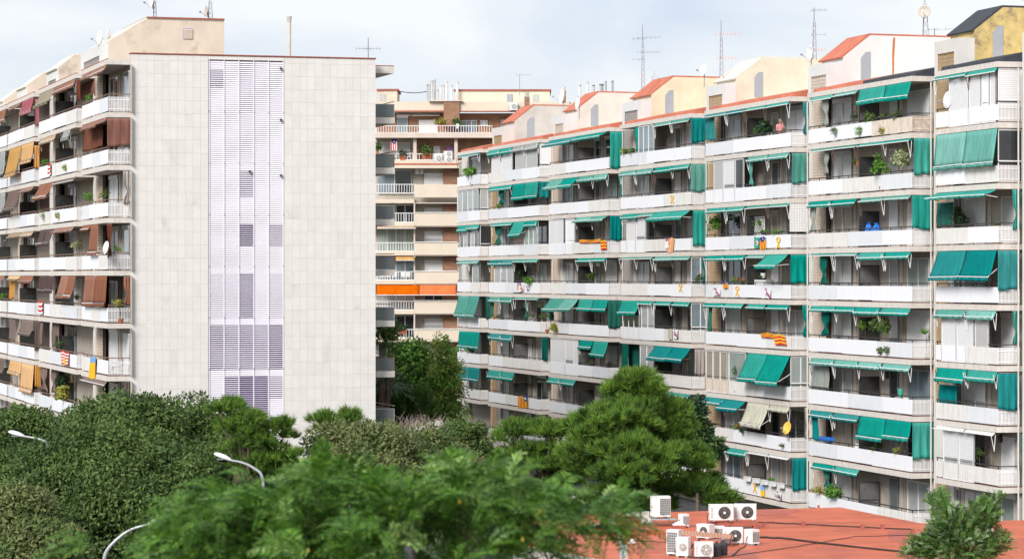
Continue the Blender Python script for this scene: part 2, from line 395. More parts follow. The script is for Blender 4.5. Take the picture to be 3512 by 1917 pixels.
def panel_mat(key, k, i, n):
    if (key, k) == ('S2', 1): return 'white_panel' if i < 2 else 'rusty_panel'
    if (key, k) == ('S1', 7): return 'old_panel'
    if (key, k) == ('S3', 6) and i == 0: return 'rusty_panel'
    if (key, k) in (('S4', 6), ('S6', 6)): return 'old_panel' if i else 'white_panel'
    r = ((ord(key[1]) * 31 + k * 17 + i * 7) % 10) / 10
    return 'grey_panel' if r > .78 else 'old_panel' if r < .16 else 'white_panel'

def balcony(B, q, k):
    """slab (the part) with its parapet panels, slatted return, rail and posts (sub-parts)"""
    z = B.Z(k); a, b = q.a, q.b
    m = MB(); m.prism([(a, 0), (b, 0), (b, BD + .06), (a, BD + .06)], 2, z - SLAB, z)
    sl = B.part(m, 'balcony', 'slab')
    m = MB(); m.box((a + .03, .10, z + .002), (b - .03, BD - .01, z + .02)); B.part(m, 'floor_tiling', 'floor_tile', sl)
    fr_ = [0, .33, .66, 1] if (q.b - q.a) > 9 else [0, .52, 1]
    j = ((ord(q.key[1]) + k) % 3 - 1) * .05
    fr_ = [fr_[0]] + [t + j for t in fr_[1:-1]] + [1]
    xs = [B.fr.s(B.fx(q, t)) for t in fr_]
    for i in range(len(xs) - 1):
        p = MB(); off = .0 if i % 2 else .012
        zz = z + .075 + .015 * ((i * 7 + k) % 3)
        p.box((xs[i] + .02, .04 + off, zz), (xs[i+1] - .02, .075 + off, z + .835 - .01 * ((i + k) % 2)))
        B.part(p, 'parapet_panel', panel_mat(q.key, k, i, len(xs)), sl)
    p = MB(); n = 16
    e1 = max(.5, min(BD, B.fr.e(q.xe + (2 if q.key[0] == 'S' else 0), b)))
    for i in range(n):
        e = .10 + (e1 - .12) * i / (n - 1)
        p.box((b - .07, e - .019, z + .07), (b - .045, e + .019, z + .84))
    p.box((b - .043, .05, z + .16), (b - .03, e1, z + .20)); p.box((b - .043, .05, z + .66), (b - .03, e1, z + .70))
    so = B.part(p, 'slat_railing', 'rusty_slat' if (q.key, k) == ('S2', 1) else 'white_slat', sl); so['kind'] = 'stuff'
    p = MB(); h = z + 1.0
    p.box((a + .02, .09, h - .05), (b - .06, .145, h)); p.box((b - .10, .10, h - .049), (b - .055, e1, h - .001))
    for i in range(int((b - a) / 1.35) + 1):
        s = a + .08 + (b - a - .2) * i / max(1, int((b - a) / 1.35)); p.box((s - .018, .105, z), (s + .018, .14, h - .035))
    B.part(p, 'handrail', 'brown_rail' if B is LB else 'rail', sl)
    return sl

def window(B, s0, s1, z0, z1, e, kind, name='window', parts=2, frame='frame_white', box=0):
    """white frame with mullions (part), each pane a sub-part; kind picks glass, curtained glass or roller shutter"""
    if s1 < s0: s0, s1 = s1, s0
    t = .06; m = MB(); n = parts; w = (s1 - s0) / n
    m.box((s0, e - .09, z0), (s1, e - .005, z0 + t)); m.box((s0, e - .09, z1 - t), (s1, e - .005, z1))
    for i in range(n + 1):
        s = s0 + w * i; m.box((max(s0, s - t / 2) if i else s0, e - .088, z0 + t), (min(s1, s + t / 2) if i < n else s1, e - .007, z1 - t))
        if i == 0: m.box((s0, e - .088, z0 + t), (s0 + t, e - .007, z1 - t))
        if i == n: m.box((s1 - t, e - .088, z0 + t), (s1, e - .007, z1 - t))
    if box: m.box((s0 - .03, e - .14, z1 + .002), (s1 + .03, e - .006, z1 + box))
    wo_ = B.part(m, name, frame)
    for i in range(n):
        p = MB(); x0 = s0 + w * i + t * .6; x1 = s0 + w * (i + 1) - t * .6
        kk = kind[i % len(kind)] if isinstance(kind, (list, tuple)) else kind
        if kk == 'half':
            zm = z0 + (z1 - z0) * .42
            p.box((x0, e - .05, z0 + t), (x1, e - .03, zm)); B.part(p, 'pane', 'glass_curtain', wo_)
            p = MB(); p.box((x0, e - .07, zm), (x1, e - .032, z1 - t)); B.part(p, 'shutter', 'shutter', wo_)
        elif kk.startswith('shutter'):
            p.box((x0, e - .07, z0 + t), (x1, e - .03, z1 - t)); B.part(p, 'shutter', kk, wo_)
        else:
            p.box((x0, e - .05, z0 + t), (x1, e - .03, z1 - t)); B.part(p, 'pane', kk, wo_)
    return wo_

def lattice(B, s0, s1, z0, z1, e, matname):
    m = MB(); d = .014
    nx = max(4, int((s1 - s0) / .21)); nz = max(4, int((z1 - z0) / .15))
    for i in range(nx + 1):
        s = s0 + (s1 - s0) * i / nx; m.box((s - .035, e, z0), (s + .035, e + d, z1))
    for j in range(nz + 1):
        z = z0 + (z1 - z0) * j / nz; m.box((s0 - .03, e + .003, z - .026), (s1 + .03, e + d - .003, z + .026))
    o = B.part(m, 'lattice_screen', matname); o['kind'] = 'stuff'
    p = MB(); p.box((s0 - .05, e + .16, z0), (s1 + .05, e + .19, z1)); B.part(p, 'lattice_shade_sheet', 'lattice_back', o)  # dark sheet stands in for the shade behind the holes

GL = ['glass_curtain', 'glass_dark', 'glass_curtain_green', 'glass_dark', 'glass_curtain', 'glass_blue', 'glass_smoke', 'glass_curtain_warm']
def back_wall(B, q, k, skip=()):
    """windows, doors, lattice and dividing screen of one flat behind its balcony"""
    rr = random.Random(ord(q.key[1]) * 101 + k * 7 + (0 if B is RB else 50))
    z = B.Z(k); fr = B.fr; zt = z + SH - SLAB
    S = lambda f, e: fr.s(B.fx(q, f), e)
    lm = {'S1': 'lattice_tan', 'S2': 'lattice_cream', 'S3': 'lattice_tan', 'S4': 'lattice_grey', 'S5': 'lattice_cream', 'S6': 'lattice_tan', 'S7': 'lattice_cream'}.get(q.key, 'lattice_cream')
    W_ = []
    if B is RB:
        if q.key == 'S1':
            if 'lat' not in skip: lattice(B, S(.02, .95), S(.20, .95), z + .02, zt, .95, lm)
            W_ = [(.26, .42, 2), (.50, .84, 2), (1.25, 1.85, 1)]
        elif q.key == 'S7':
            W_ = [(.15, .55, 2), (.72, 1.35, 2)]
        else:
            if 'lat' not in skip: lattice(B, S(.045, .95), S(.175, .95), z + .02, zt, .95, lm)
            W_ = [(.265, .44, 2), (.80, .885, 1), (.975, 1.9, 2)]
            if 'div' not in skip:
                s = S(.50, .1); m = MB(); h = z + rr.choice([1.75, 1.9, 2.0]); dm = rr.choice(['divider_dark', 'divider_grey', 'divider_grey', 'divider_dark'])
                m.box((s - .02, .12, z + .02), (s + .02, BD - .12, h)); o = B.part(m, 'balcony_divider', dm)
                m = MB()
                for zz in (z + .02, z + .95, h - .05): m.box((s + .021, .12, zz), (s + .04, BD - .12, zz + .05))
                for ee in (.10, BD - .12): m.box((s - .03, ee - .02, z + .02), (s + .041, ee + .02, h + .002))
                B.part(m, 'divider_frame', 'frame_dark', o)
    else:
        if 'lat' not in skip: lattice(B, S(.56, .95) if q.key == 'L0' else S(.40, .95), S(.83, .95) if q.key == 'L0' else S(.55, .95), z + .02, zt, .95, 'lattice_cream')
        if q.key == 'L0': W_ = [(1.17, 1.52, 2), (1.72, 1.97, 1)]
        else:
            W_ = [(.86, 1.4, 2)]
            if 'div' not in skip:
                s = S(.45, .1); m = MB(); h = z + 1.75
                m.box((s - .02, .12, z + .02), (s + .02, BD - .12, h)); B.part(m, 'balcony_divider', 'divider_dark')
    for (f0, f1, n) in W_:
        s0, s1 = S(f0, BD), S(f1, BD)
        kd = rr.choice(GL if B is RB else ['glass_dark', 'glass_dark', 'glass_smoke', 'glass_curtain', 'glass_blue']); h = 2.25
        if rr.random() < .14: kd = 'shutter'
        if rr.random() < .12: kd = 'half'
        window(B, s0, s1, z + .04, z + h, BD, kd, 'balcony_door', n, rr.choice(['frame_white', 'frame_white', 'frame_alu']), box=.2 if rr.random() < .5 else 0)
        m = MB(); m.box((s1 + .15, BD - .05, z + .02), (s1 + .55, BD - .004, zt)); B.part(m, 'pier', 'stone_pier')

def enclosure(B, q, k, x0, x1, kind, n=2, e=.14, low=.0):
    """glazing or roller shutters set into the balcony front"""
    z = B.Z(k); s0, s1 = B.fr.s(x0, e), B.fr.s(x1, e)
    window(B, s0, s1, z + .04 + low, z + SH - SLAB - .03, e, kind, 'glazed_front' if 'glass' in str(kind) else 'shutter_front', n)
def enclosure_ret(B, q, k, kind, n=2):
    """the same on the balcony's return"""
    z = B.Z(k); s = q.b - .12; zt = z + SH - SLAB - .03; m = MB(); t = .06
    e0, e1 = .10, BD - .01
    for i in range(n + 1):
        e = e0 + (e1 - e0) * i / n; m.box((s - .03, max(e0, e - t / 2), z + .05), (s + .03, min(e1, e + t / 2), zt))
    m.box((s - .029, e0, z + .04), (s + .029, e1, z + .10)); m.box((s - .029, e0, zt - .08), (s + .029, e1, zt)); m.box((s - .028, e0, z + 1.0), (s + .028, e1, z + 1.06))
    o = B.part(m, 'return_glazing', 'frame_white')
    for i in range(n):
        p = MB(); p.box((s - .01, e0 + (e1 - e0) * i / n + .02, z + .1), (s + .012, e0 + (e1 - e0) * (i + 1) / n - .02, zt - .08)); B.part(p, 'pane', kind, o)

# core walls, piers and roof of each block
def core(B, s0, s1, e1, ztop, pier_mat):
    m = MB(); m.box((s0, BD, 0), (s1, e1, ztop)); B.part(m, 'wall', 'stone_wall')
    keys = list(B.secs)
    for q in B.secs.values():
        m = MB(); m.box((q.a - 2.55, BD - .24, 0), (q.a - .12, BD - .01, ztop)); B.part(m, 'pier', pier_mat)
        z = B.Z0
        m = MB(); m.prism([(q.a, 0), (q.b, 0), (q.b, BD + .5), (q.a, BD + .5)], 2, z - SLAB, z); B.part(m, 'roof_edge', 'slab')
core(RB, RB.secs['S7'].a - .3, RB.secs['S1'].b + 6, 12.5, RB.Z0 - .02, 'plaster')
m = MB(); m.box((RB.secs['S1'].b + .35, BD - .2, 0), (RB.secs['S1'].b + 5, BD - .01, RB.Z0 + 1.3)); RB.part(m, 'end_wall', 'render_white')
# red or black membrane roofs rising behind the slab edge
for key, mats in dict(S1=['black_roof'], S2=['red_roof', 'black_roof'], S3=['red_roof'], S4=['red_roof'], S5=['red_roof'], S6=['red_roof'], S7=['red_roof']).items():
    q = RB.secs[key]; ss = np.linspace(q.a + .1, q.b - .05, len(mats) + 1)
    for i, mm in enumerate(mats):
        m = MB(); z = RB.Z0 + .002; m.prism([(.30, z), (.34, z + .22), (2.2, z + .62), (2.21, z)], 0, ss[i] + (.002 if i else 0), ss[i+1]); RB.part(m, 'roof_membrane', mm)
    m = MB(); m.box((q.a + .1, 2.22, RB.Z0 + .002), (q.b - .05, 12.4, RB.Z0 + .5)); RB.part(m, 'roof_deck', 'concrete')
    m = MB(); m.tube((q.b + .22, BD - .34, .1), (q.b + .22, BD - .34, RB.Z0 - .3), .04, n=8); RB.part(m, 'downpipe', 'slab')

def penthouse(B, key, box_x, box_y, corner, top, e_end, door, wall_m, roof_m, lat_m, far_x=None, far_s=None):
    """stair-head house: low lattice-fronted box, then a wall whose top slopes up and runs back"""
    fr = B.fr; q = B.secs[key]; x0, x1 = box_x; Z = B.Z0 + .003
    sn = fr.s(x1, .9); sf = fr.s(x0, .9) if far_s is None else sn - far_s; zb = fr.z(box_y, sn, .9)
    ec = fr.e(corner[0], sn); zc = fr.z(corner[1], sn, ec); et = fr.e(top[0], sn); zt = fr.z(top[1], sn, et)
    m = MB(); zl0, zl1 = Z + .12, zb - .62; ls0, ls1 = sf + (sn - sf) * .12, sn - (sn - sf) * .18
    # front wall built round the lattice opening
    m.box((sf, .9, Z), (ls0, 1.05, zb)); m.box((ls1, .9, Z), (sn, 1.05, zb)); m.box((ls0, .9, zl1), (ls1, 1.05, zb)); m.box((ls0, .9, Z), (ls1, 1.05, zl0))
    m.box((sf, 1.05, Z), (sn, ec, zb))
    w = B.part(m, 'lattice_box', 'render_white' if wall_m in ('render_white', 'render_yellow', 'render_cream', 'render_peach', 'render_tan') else 'plaster')
    lattice(B, ls0, ls1, zl0, zl1, .93, lat_m)
    sf2 = sf if far_x is None else fr.s(far_x, ec)
    m = MB(); m.prism([(ec + .002, Z), (ec + .002, zc), (et, zt), (e_end, zt - .05), (e_end, Z)], 0, sf2, sn + .004); B.part(m, 'penthouse_wall', wall_m)
    d = Vector((et - ec, zt - zc)).normalized(); nx, nz = -d.y * .1, d.x * .1
    m = MB(); m.prism([(ec - .15 * d.x, zc - .15 * d.y + .01), (et, zt + .01), (et + nx, zt + nz), (ec - .15 * d.x + nx, zc - .15 * d.y + nz)], 0, sf2 - .1, sn - .05); B.part(m, 'sloping_roof', roof_m)
    m = MB(); m.prism([(et, zt + .004), (e_end, zt - .04), (e_end, zt + .05), (et - .03, zt + .1)], 0, sf2 - .1, sn - .02); B.part(m, 'ridge_cap', roof_m if roof_m != 'cream_roof' else 'cream_roof')
    if door:
        (dx0, dx1), (dy0, dy1) = door
        e0, e1 = fr.e(dx0, sn), fr.e(dx1, sn); z1 = fr.z(dy0, sn, e1); z0 = fr.z(dy1, sn, e0)
        m = MB(); m.prism([(e0, z0), (e0, z1 - .32), ((e0 + e1) / 2, z1), (e1, z1 + .02), (e1, z0)], 0, sn - .05, sn + .03); B.part(m, 'tall_vent', 'grey_door')
    return sn, sf2, zt, et
PH = {}
PH['S1'] = penthouse(RB, 'S1', (3205, 3287), 130, (3343, 104), (3441, 26), 12, ((3405, 3440), (90, 200)), 'render_ochre', 'black_roof', 'lattice_tan')
PH['S2'] = penthouse(RB, 'S2', (2772, 2846), 214, (2893, 196), (2985, 122), 12, ((2952, 2985), (180, 275)), 'render_white', 'red_roof', 'lattice_cream')
PH['S3'] = penthouse(RB, 'S3', (2422, 2489), 285, (2525, 270), (2618, 200), 12, ((2587, 2616), (249, 334)), 'render_cream', 'cream_roof', 'lattice_tan')
PH['S4'] = penthouse(RB, 'S4', (2134, 2198), 342, (2235, 325), (2310, 265), 12, ((2281, 2309), (311, 389)), 'render_yellow', 'red_roof', 'lattice_grey')
PH['S5'] = penthouse(RB, 'S5', (1898, 1939), 392, (1980, 375), (2053, 318), 12, ((2026, 2051), (360, 431)), 'render_peach', 'red_roof', 'lattice_cream')
PH['S6'] = penthouse(RB, 'S6', (1689, 1728), 434, (1765, 416), (1833, 363), 12, ((1807, 1832), (403, 471)), 'render_beige', 'red_roof', 'lattice_tan')
# rust run on the white penthouse wall
sn, sf2, zt, et = PH['S2']; e0 = RF.e(px('A', 733), sn)
m = MB(); m.prism([(e0, zt - .1), (e0 - .06, zt - 1.0), (e0 - .03, zt - 3.2), (e0 + .03, zt - 3.3), (e0 + .07, zt - 1.2), (e0 + .13, zt - .1)], 0, sn + .006, sn + .010); RB.part(m, 'rust_run', 'rust_stain')

ENC = {  # cells glazed in or shuttered at the balcony front: (crop, x0, x1, kind, panes)
    ('S1', 1): [('A', 1195, 1352, 'shutter', 1), ('A', 1357, 1450, 'shutter', 1), ('A', 1457, 1518, 'white_panel', 1), ('A', 1524, 1568, 'shutter', 1)],
    ('S6', 1): [('G', 392, 590, 'shutter', 2), ('G', 622, 832, 'shutter_grey', 2)],
    ('S7', 2): [('G', 60, 262, ['glass_curtain', 'glass_curtain_green'], 4)], ('S7', 3): [('G', 85, 262, ['glass_dark', 'glass_curtain'], 5)],
    ('S5', 3): [('G', 945, 1085, 'shutter', 2), ('G', 1105, 1192, 'white_panel', 1)], ('S5', 6): [('H', 962, 1100, 'shutter', 1), ('H', 1100, 1180, 'half', 1), ('H', 1180, 1225, 'shutter', 1)],
    ('S3', 6): [('E', 830, 1018, 'glass_curtain_warm', 3), ('E', 1030, 1180, 'glass_curtain_green', 1)], ('S4', 1): [('D', 238, 372, 'glass_blue', 3)],
    ('S4', 3): [('D', 135, 215, 'shutter', 1), ('D', 216, 300, 'half', 1)], ('S4', 5): [('E', 105, 245, 'glass_dark', 3), ('E', 262, 378, 'glass_curtain', 2)],
    ('S4', 6): [('E', 252, 370, 'glass_curtain', 2)], ('S3', 2): [('D', 900, 980, 'shutter_grey', 1), ('D', 985, 1082, 'half', 1), ('D', 1086, 1160, 'glass_dark', 1)],
    ('S1', 5): [('B', 1135, 1252, 'shutter', 1), ('B', 1255, 1392, 'shutter', 1), ('B', 1405, 1508, 'shutter_grey', 1)], ('S1', 7): [('C', 1148, 1270, 'half', 1), ('C', 1272, 1392, 'half', 1)],
    ('S6', 4): [('H', 415, 600, 'glass_curtain', 3)], ('S6', 3): [('G', 705, 838, 'glass_curtain_green', 3)], ('S7', 4): [('H', 205, 262, 'glass_curtain_green', 1)],
}
ENCR = {('S1', 1): ('shutter', 1), ('S1', 2): ('glass_dark', 1), ('S7', 2): ('glass_curtain', 2), ('S7', 3): ('glass_dark', 1), ('S6', 1): ('white_panel', 1), ('S3', 6): ('glass_curtain_green', 2),
        ('S4', 4): ('glass_blue', 2), ('S4', 5): ('glass_blue', 2), ('S5', 7): ('glass_curtain', 2)}
for q in RB.secs.values():
    for k in range(1, 9):
        if q.key == 'S7' and k == 8: continue
        balcony(RB, q, k); ec = ENC.get((q.key, k), [])
        sk = ['lat'] if (q.key, k) in (('S1', 7), ('S5', 3), ('S5', 6), ('S6', 1)) else []
        if (q.key, k) in (('S3', 6), ('S6', 1), ('S6', 3), ('S3', 2), ('S4', 1)): sk.append('div')
        back_wall(RB, q, k, sk)
        for c, x0, x1, kind, n in ec: enclosure(RB, q, k, px(c, x0), px(c, x1), kind, n)
        if (q.key, k) in ENCR: enclosure_ret(RB, q, k, *ENCR[(q.key, k)])

# ---------------------------------------------------------------- block with the grey end wall
GS = .10; ge0 = LF.e(450, GS); ge1 = LF.e(1288, GS); gz = LF.z(185, GS, ge0)
m = MB(); m.box((-75, BD, 0), (-.35, ge1 - .02, gz - .25)); LB.part(m, 'wall', 'stone_wall')
for q in LB.secs.values():
    m = MB(); m.box((q.a - 2.55, BD - .24, 0), (q.a - .12, BD - .01, gz - .3)); LB.part(m, 'pier', 'plaster')
    m = MB(); m.prism([(q.a, 0), (q.b, 0), (q.b, BD + .5), (q.a, BD + .5)], 2, LB.Z0 - SLAB, LB.Z0); LB.part(m, 'roof_edge', 'slab')
    m = MB(); m.box((q.a, .0, LB.Z0 + .002), (q.b, .12, LB.Z0 + .05)); LB.part(m, 'coping', 'red_brick_trim')
le0, le1 = LF.e(718, GS), LF.e(972, GS); lz1 = LF.z(206, GS, le0); lz0 = .4
m = MB(); m.box((-.349, ge0, 0), (GS - .04, le0, gz - .02)); m.box((-.349, le1, 0), (GS - .04, ge1, gz - .02)); m.box((-.349, le0, lz1), (GS - .04, le1, gz - .02)); m.box((-.349, le0, 0), (GS - .04, le1, lz0))
m.box((-.349, ge0 + .003, gz - .02), (GS - .05, ge1 - .003, gz - .004))
gw = LB.part(m, 'end_wall', 'joint')
m = MB(); m.box((-.5, ge0 - .03, gz), (GS + .05, ge1 + .03, gz + .06)); LB.part(m, 'coping', 'red_brick_trim', gw)
TM = ['tile', 'tile_b', 'tile_c', 'tile', 'tile_b']; tmesh = {}
def tile_mesh(w, h, mi):
    key = (round(w, 4), round(h, 4), mi)
    if key not in tmesh:
        t = MB(); t.box((0, 0, 0), (.045, w, h)); me = bpy.data.meshes.new('tile'); me.from_pydata(t.v, [], t.f); me.materials.append(M[TM[mi]]); tmesh[key] = me
    return tmesh[key]
rest = MB(); rt = random.Random(3); PITCH = .70; gap = .006
def rows(z_hi):
    z = z_hi; first = True
    while z > .5:
        h = .32 if first else PITCH; first = False
        yield z - h, h; z -= h
count = 0
for (ea, eb, nc) in ((le1 + .06, ge1, 12), (ge0, le0 - .06, 10)):
    w = (eb - ea) / nc
    for zb, h in rows(gz - .02):
        for c in range(nc):
            pr = GS - .04 + rt.uniform(0, .003); mi = rt.choice([0, 0, 1, 1, 2, 3, 4])
            if eb == ge1 and count < 300:
                o = bpy.data.objects.new('tile', tile_mesh(w - gap, h - gap, mi)); COL.objects.link(o); o.parent = gw; o.location = (pr, ea + c * w + gap / 2, zb + gap / 2); count += 1
            else: rest.box((pr, ea + c * w + gap / 2, zb + gap / 2), (pr + .045, ea + (c + 1) * w - gap / 2, zb + h - gap / 2), mi)
wt = (le1 - le0 + .12) / 5
for c in range(5):
    rest.box((GS - .038, le0 - .06 + c * wt + gap / 2, lz1 + .02), (GS + .006, le0 - .06 + (c + 1) * wt - gap / 2, gz - .03), 1)
o = LB.part(rest, 'tile_field', TM, gw); o['kind'] = 'stuff'
# louvred stair front: five columns, eight storeys; openness from 0 (shut) to 1 (edge-on slats)
m = MB(); m.box((-.349, le0, lz0), (-.30, le1, lz1)); LB.part(m, 'stair_shade_sheet', 'interior_shade', gw)  # flat sheet coloured as the shaded stairwell between the slats
OPEN = {(0, 0): .42, (0, 2): .22, (0, 3): .12, (0, 4): .12, (1, 2): .16, (2, 2): .45, (3, 2): .75, (3, 4): .5, (3, 0): .10, (3, 1): .10, (4, 0): .30, (4, 1): .25, (4, 2): .65, (4, 3): .10, (4, 4): .30,
        (5, 0): .62, (5, 1): .56, (5, 2): .64, (5, 3): .55, (5, 4): .7, (6, 0): .15, (6, 1): .7, (6, 2): .9, (6, 3): .85, (6, 4): .5, (7, 1): .4}
cw = (le1 - le0) / 5; SPH = 2.76; pit = SPH / 25
for c in range(6):
    m = MB(); e = le0 + cw * c; m.box((-.05, e - .022, lz0), (GS - .012, e + .022, lz1)); LB.part(m, 'louvre_post', 'louvre', gw)
for st in range(8):
    zt_ = lz1 - .04 - st * SPH
    for c in range(5):
        p = MB(); op = OPEN.get((st, c), .04 + .05 * ((st * 3 + c * 2) % 4 == 1))
        for i in range(25):
            z = zt_ - pit * (i + .5)
            if z < lz0 + .1: break
            o_ = op
            if (st, c) == (0, 0) and not 4 <= i <= 12: o_ = .05
            if (st, c) in ((2, 2),) and not 3 <= i <= 15: o_ = .05
            if (st, c) in ((3, 2), (3, 4)) and (i < 4 or i > 14): o_ = .05
            if st == 4 and (i < 3): o_ = .03
            if st == 5 and i < 3: o_ = .03
            if st == 6 and (i < 3 or (c == 4 and i > 13)): o_ = .03
            if st == 3 and c in (0, 1) and i < 4: o_ = .02
            ang = R(66) * (1 - o_) + R(2) * o_; hw = pit * .52
            dx, dz = math.cos(ang) * hw, math.sin(ang) * hw; xc = GS - .07
            tx, tz = math.sin(ang) * .006, math.cos(ang) * .006
            a_ = [(xc + dx - tx, z - dz - tz), (xc + dx + tx, z - dz + tz), (xc - dx + tx, z + dz + tz), (xc - dx - tx, z + dz - tz)]
            p.prism(a_, 1, le0 + cw * c + .023, le0 + cw * (c + 1) - .023)
        o = LB.part(p, 'louvre_panel', 'louvre', gw); o['kind'] = 'stuff'
for st in range(1, 8):                                   # bolts on the storey joints
    for c in range(6):
        m = MB(); z = lz1 - st * SPH; m.box((GS - .011, le0 + cw * c - .02, z - .035), (GS + .005, le0 + cw * c + .02, z + .035)); LB.part(m, 'bolt', 'frame_alu', gw)
for (x, y) in ((963, 236), (963, 412), (856, 589), (963, 602)):   # small lamps on the louvres
    e = LF.e(x, GS); z = LF.z(y, GS, e); m = MB(); m.box((GS + .0, e - .05, z - .06), (GS + .12, e + .05, z + .06)); LB.part(m, 'wall_lamp', 'frame_dark', gw)
for q in LB.secs.values():
    for k in range(1, 9):
        balcony(LB, q, k); back_wall(LB, q, k)
# balconies that stick out beyond the far side of the end wall
for i, yt in enumerate([358, 530, 706, 879, 1053, 1226, 1400]):
    s = -.9; e1 = LF.e(1354, s); z1 = LF.z(yt, s, e1); z0 = LF.z(yt + 46, s, e1); zb = LF.z(yt + 67, s, e1)
    m = MB(); m.box((-9, ge1 - .01, zb), (s, e1, z0)); sl = LB.part(m, 'side_balcony', 'slab')
    m = MB(); m.box((s - .06, ge1 + .03, z0 + .03), (s - .03, e1 - .05, z1 - .03)); LB.part(m, 'glass_panel', 'glass_smoke', sl)
    m = MB(); m.box((-9, e1 - .08, z0 + .03), (s - .08, e1 - .05, z1 - .03)); LB.part(m, 'glass_panel', 'glass_smoke', sl)
    m = MB(); m.box((s - .05, ge1 + .01, z1 - .03), (s + .0, e1 - .02, z1)); m.box((s - .05, e1 - .05, z0), (s, e1 - .015, z1 - .03)); m.box((-9, e1 - .05, z1 + .12), (s - .02, e1 - .01, z1 + .16)); LB.part(m, 'handrail', 'brown_rail' if i % 2 else 'frame_alu', sl)
s = -.9; e1 = LF.e(1351, s); m = MB(); m.box((-9, ge1 - .01, LF.z(253, s, e1)), (s, e1, LF.z(229, s, e1))); LB.part(m, 'roof_edge', 'slab')
m = MB(); m.box((-9, ge1, LF.z(229, s, e1) + .002), (s, e1 + .02, LF.z(227, s, e1) + .02)); LB.part(m, 'coping', 'red_brick_trim')
# stair-head houses on that block
PH['L0'] = penthouse(LB, 'L0', (277, 355), 146, (372, 146), (504, 67), LF.e(769, LF.s(355, .9)), None, 'render_tan', 'cream_roof', 'lattice_grey')
for key, bxs, by in (('L1', (160, 198), 232), ('L2', (60, 90), 295), ('L3', (-10, 12), 345)):
    PH[key] = penthouse(LB, key, bxs, by, (bxs[1] + 3, by + 2), (bxs[1] + 60, by - 42), 7.5, None, 'render_tan', 'cream_roof', 'lattice_grey')
sn, sf2, zt, et = PH['L0']
e0, e1 = LF.e(629, sn), LF.e(660, sn); z0, z1 = LF.z(133, sn, e0), LF.z(101, sn, e0)
m = MB()
for i in range(9): m.prism([(sn + .01, z0 + (z1 - z0) * i / 9), (sn + .06, z0 + (z1 - z0) * i / 9 - .02), (sn + .06, z0 + (z1 - z0) * i / 9 + .02), (sn + .01, z0 + (z1 - z0) * i / 9 + .05)], 1, e0, e1)
gr = LB.part(m, 'vent_grille', 'render_tan'); m = MB(); m.box((sn + .005, e0 - .03, z0 - .05), (sn + .009, e1 + .03, z1 + .03)); LB.part(m, 'vent_shade_sheet', 'interior_shade', gr)  # thin sheet on the wall painted with the shade inside the vent
m = MB(); m.box((sf2 - .1, et, zt + .055), (sn + .06, LF.e(770, sn), zt + .14)); LB.part(m, 'coping', 'red_brick_trim')

# ---------------------------------------------------------------- brick and yellow block between the two
MF = Frame(1288, 275, None)
mroot = thing('apartment_block', MF, (0, 0, 0), 'distant brick and pale yellow apartment block between the two white blocks', 'apartment building')
class MBlk: fr = MF; root = mroot
def mpart(mb, name, mats, parent=None, smooth=False): return mb.build(name, mats, parent or mroot, (0, 0, 0), smooth)
MBlk.part = staticmethod(mpart)
def mx_(x): return MF.s(x)
def mz_(y): return MF.z(y, 0)
def mbox(name, x0, y0, x1, y1, e0, e1, mm, parent=None):
    m = MB(); m.box((mx_(x0), e0, mz_(y1)), (mx_(x1), e1, mz_(y0))); return mpart(m, name, mm, parent)
def mN(name, x0, y0, x1, y1, e0, e1, mm, parent=None): return mbox(name, px('N', x0), py('N', y0), px('N', x1), py('N', y1), e0, e1, mm, parent)
def mM(name, x0, y0, x1, y1, e0, e1, mm, parent=None): return mbox(name, px('M', x0), py('M', y0), px('M', x1), py('M', y1), e0, e1, mm, parent)
m = MB(); m.box((mx_(1230), 1.4, 0), (mx_(1900), 14, mz_(py('M', 690)))); mpart(m, 'wall', 'mid_stucco')
def mwin(c, x0, y0, x1, y1, e, kind, n=2, box=0): return window(MBlk, mx_(px(c, x0)), mx_(px(c, x1)), mz_(py(c, y1)), mz_(py(c, y0)), e, kind, 'window', n, box=box)
def baluster(c, x0, x1, y0, y1, e, step=.24):
    m = MB(); s0, s1 = mx_(px(c, x0)), mx_(px(c, x1)); z0, z1 = mz_(py(c, y1)), mz_(py(c, y0))
    n = int((s1 - s0) / step)
    for i in range(n + 1): s = s0 + (s1 - s0) * i / n; m.box((s - .022, e, z0), (s + .022, e + .04, z1 - .05))
    m.box((s0, e - .01, z1 - .06), (s1, e + .05, z1)); m.box((s0, e - .008, z0), (s1, e + .048, z0 + .06))
    o = mpart(m, 'railing', 'white_slat'); o['kind'] = 'stuff'; return o
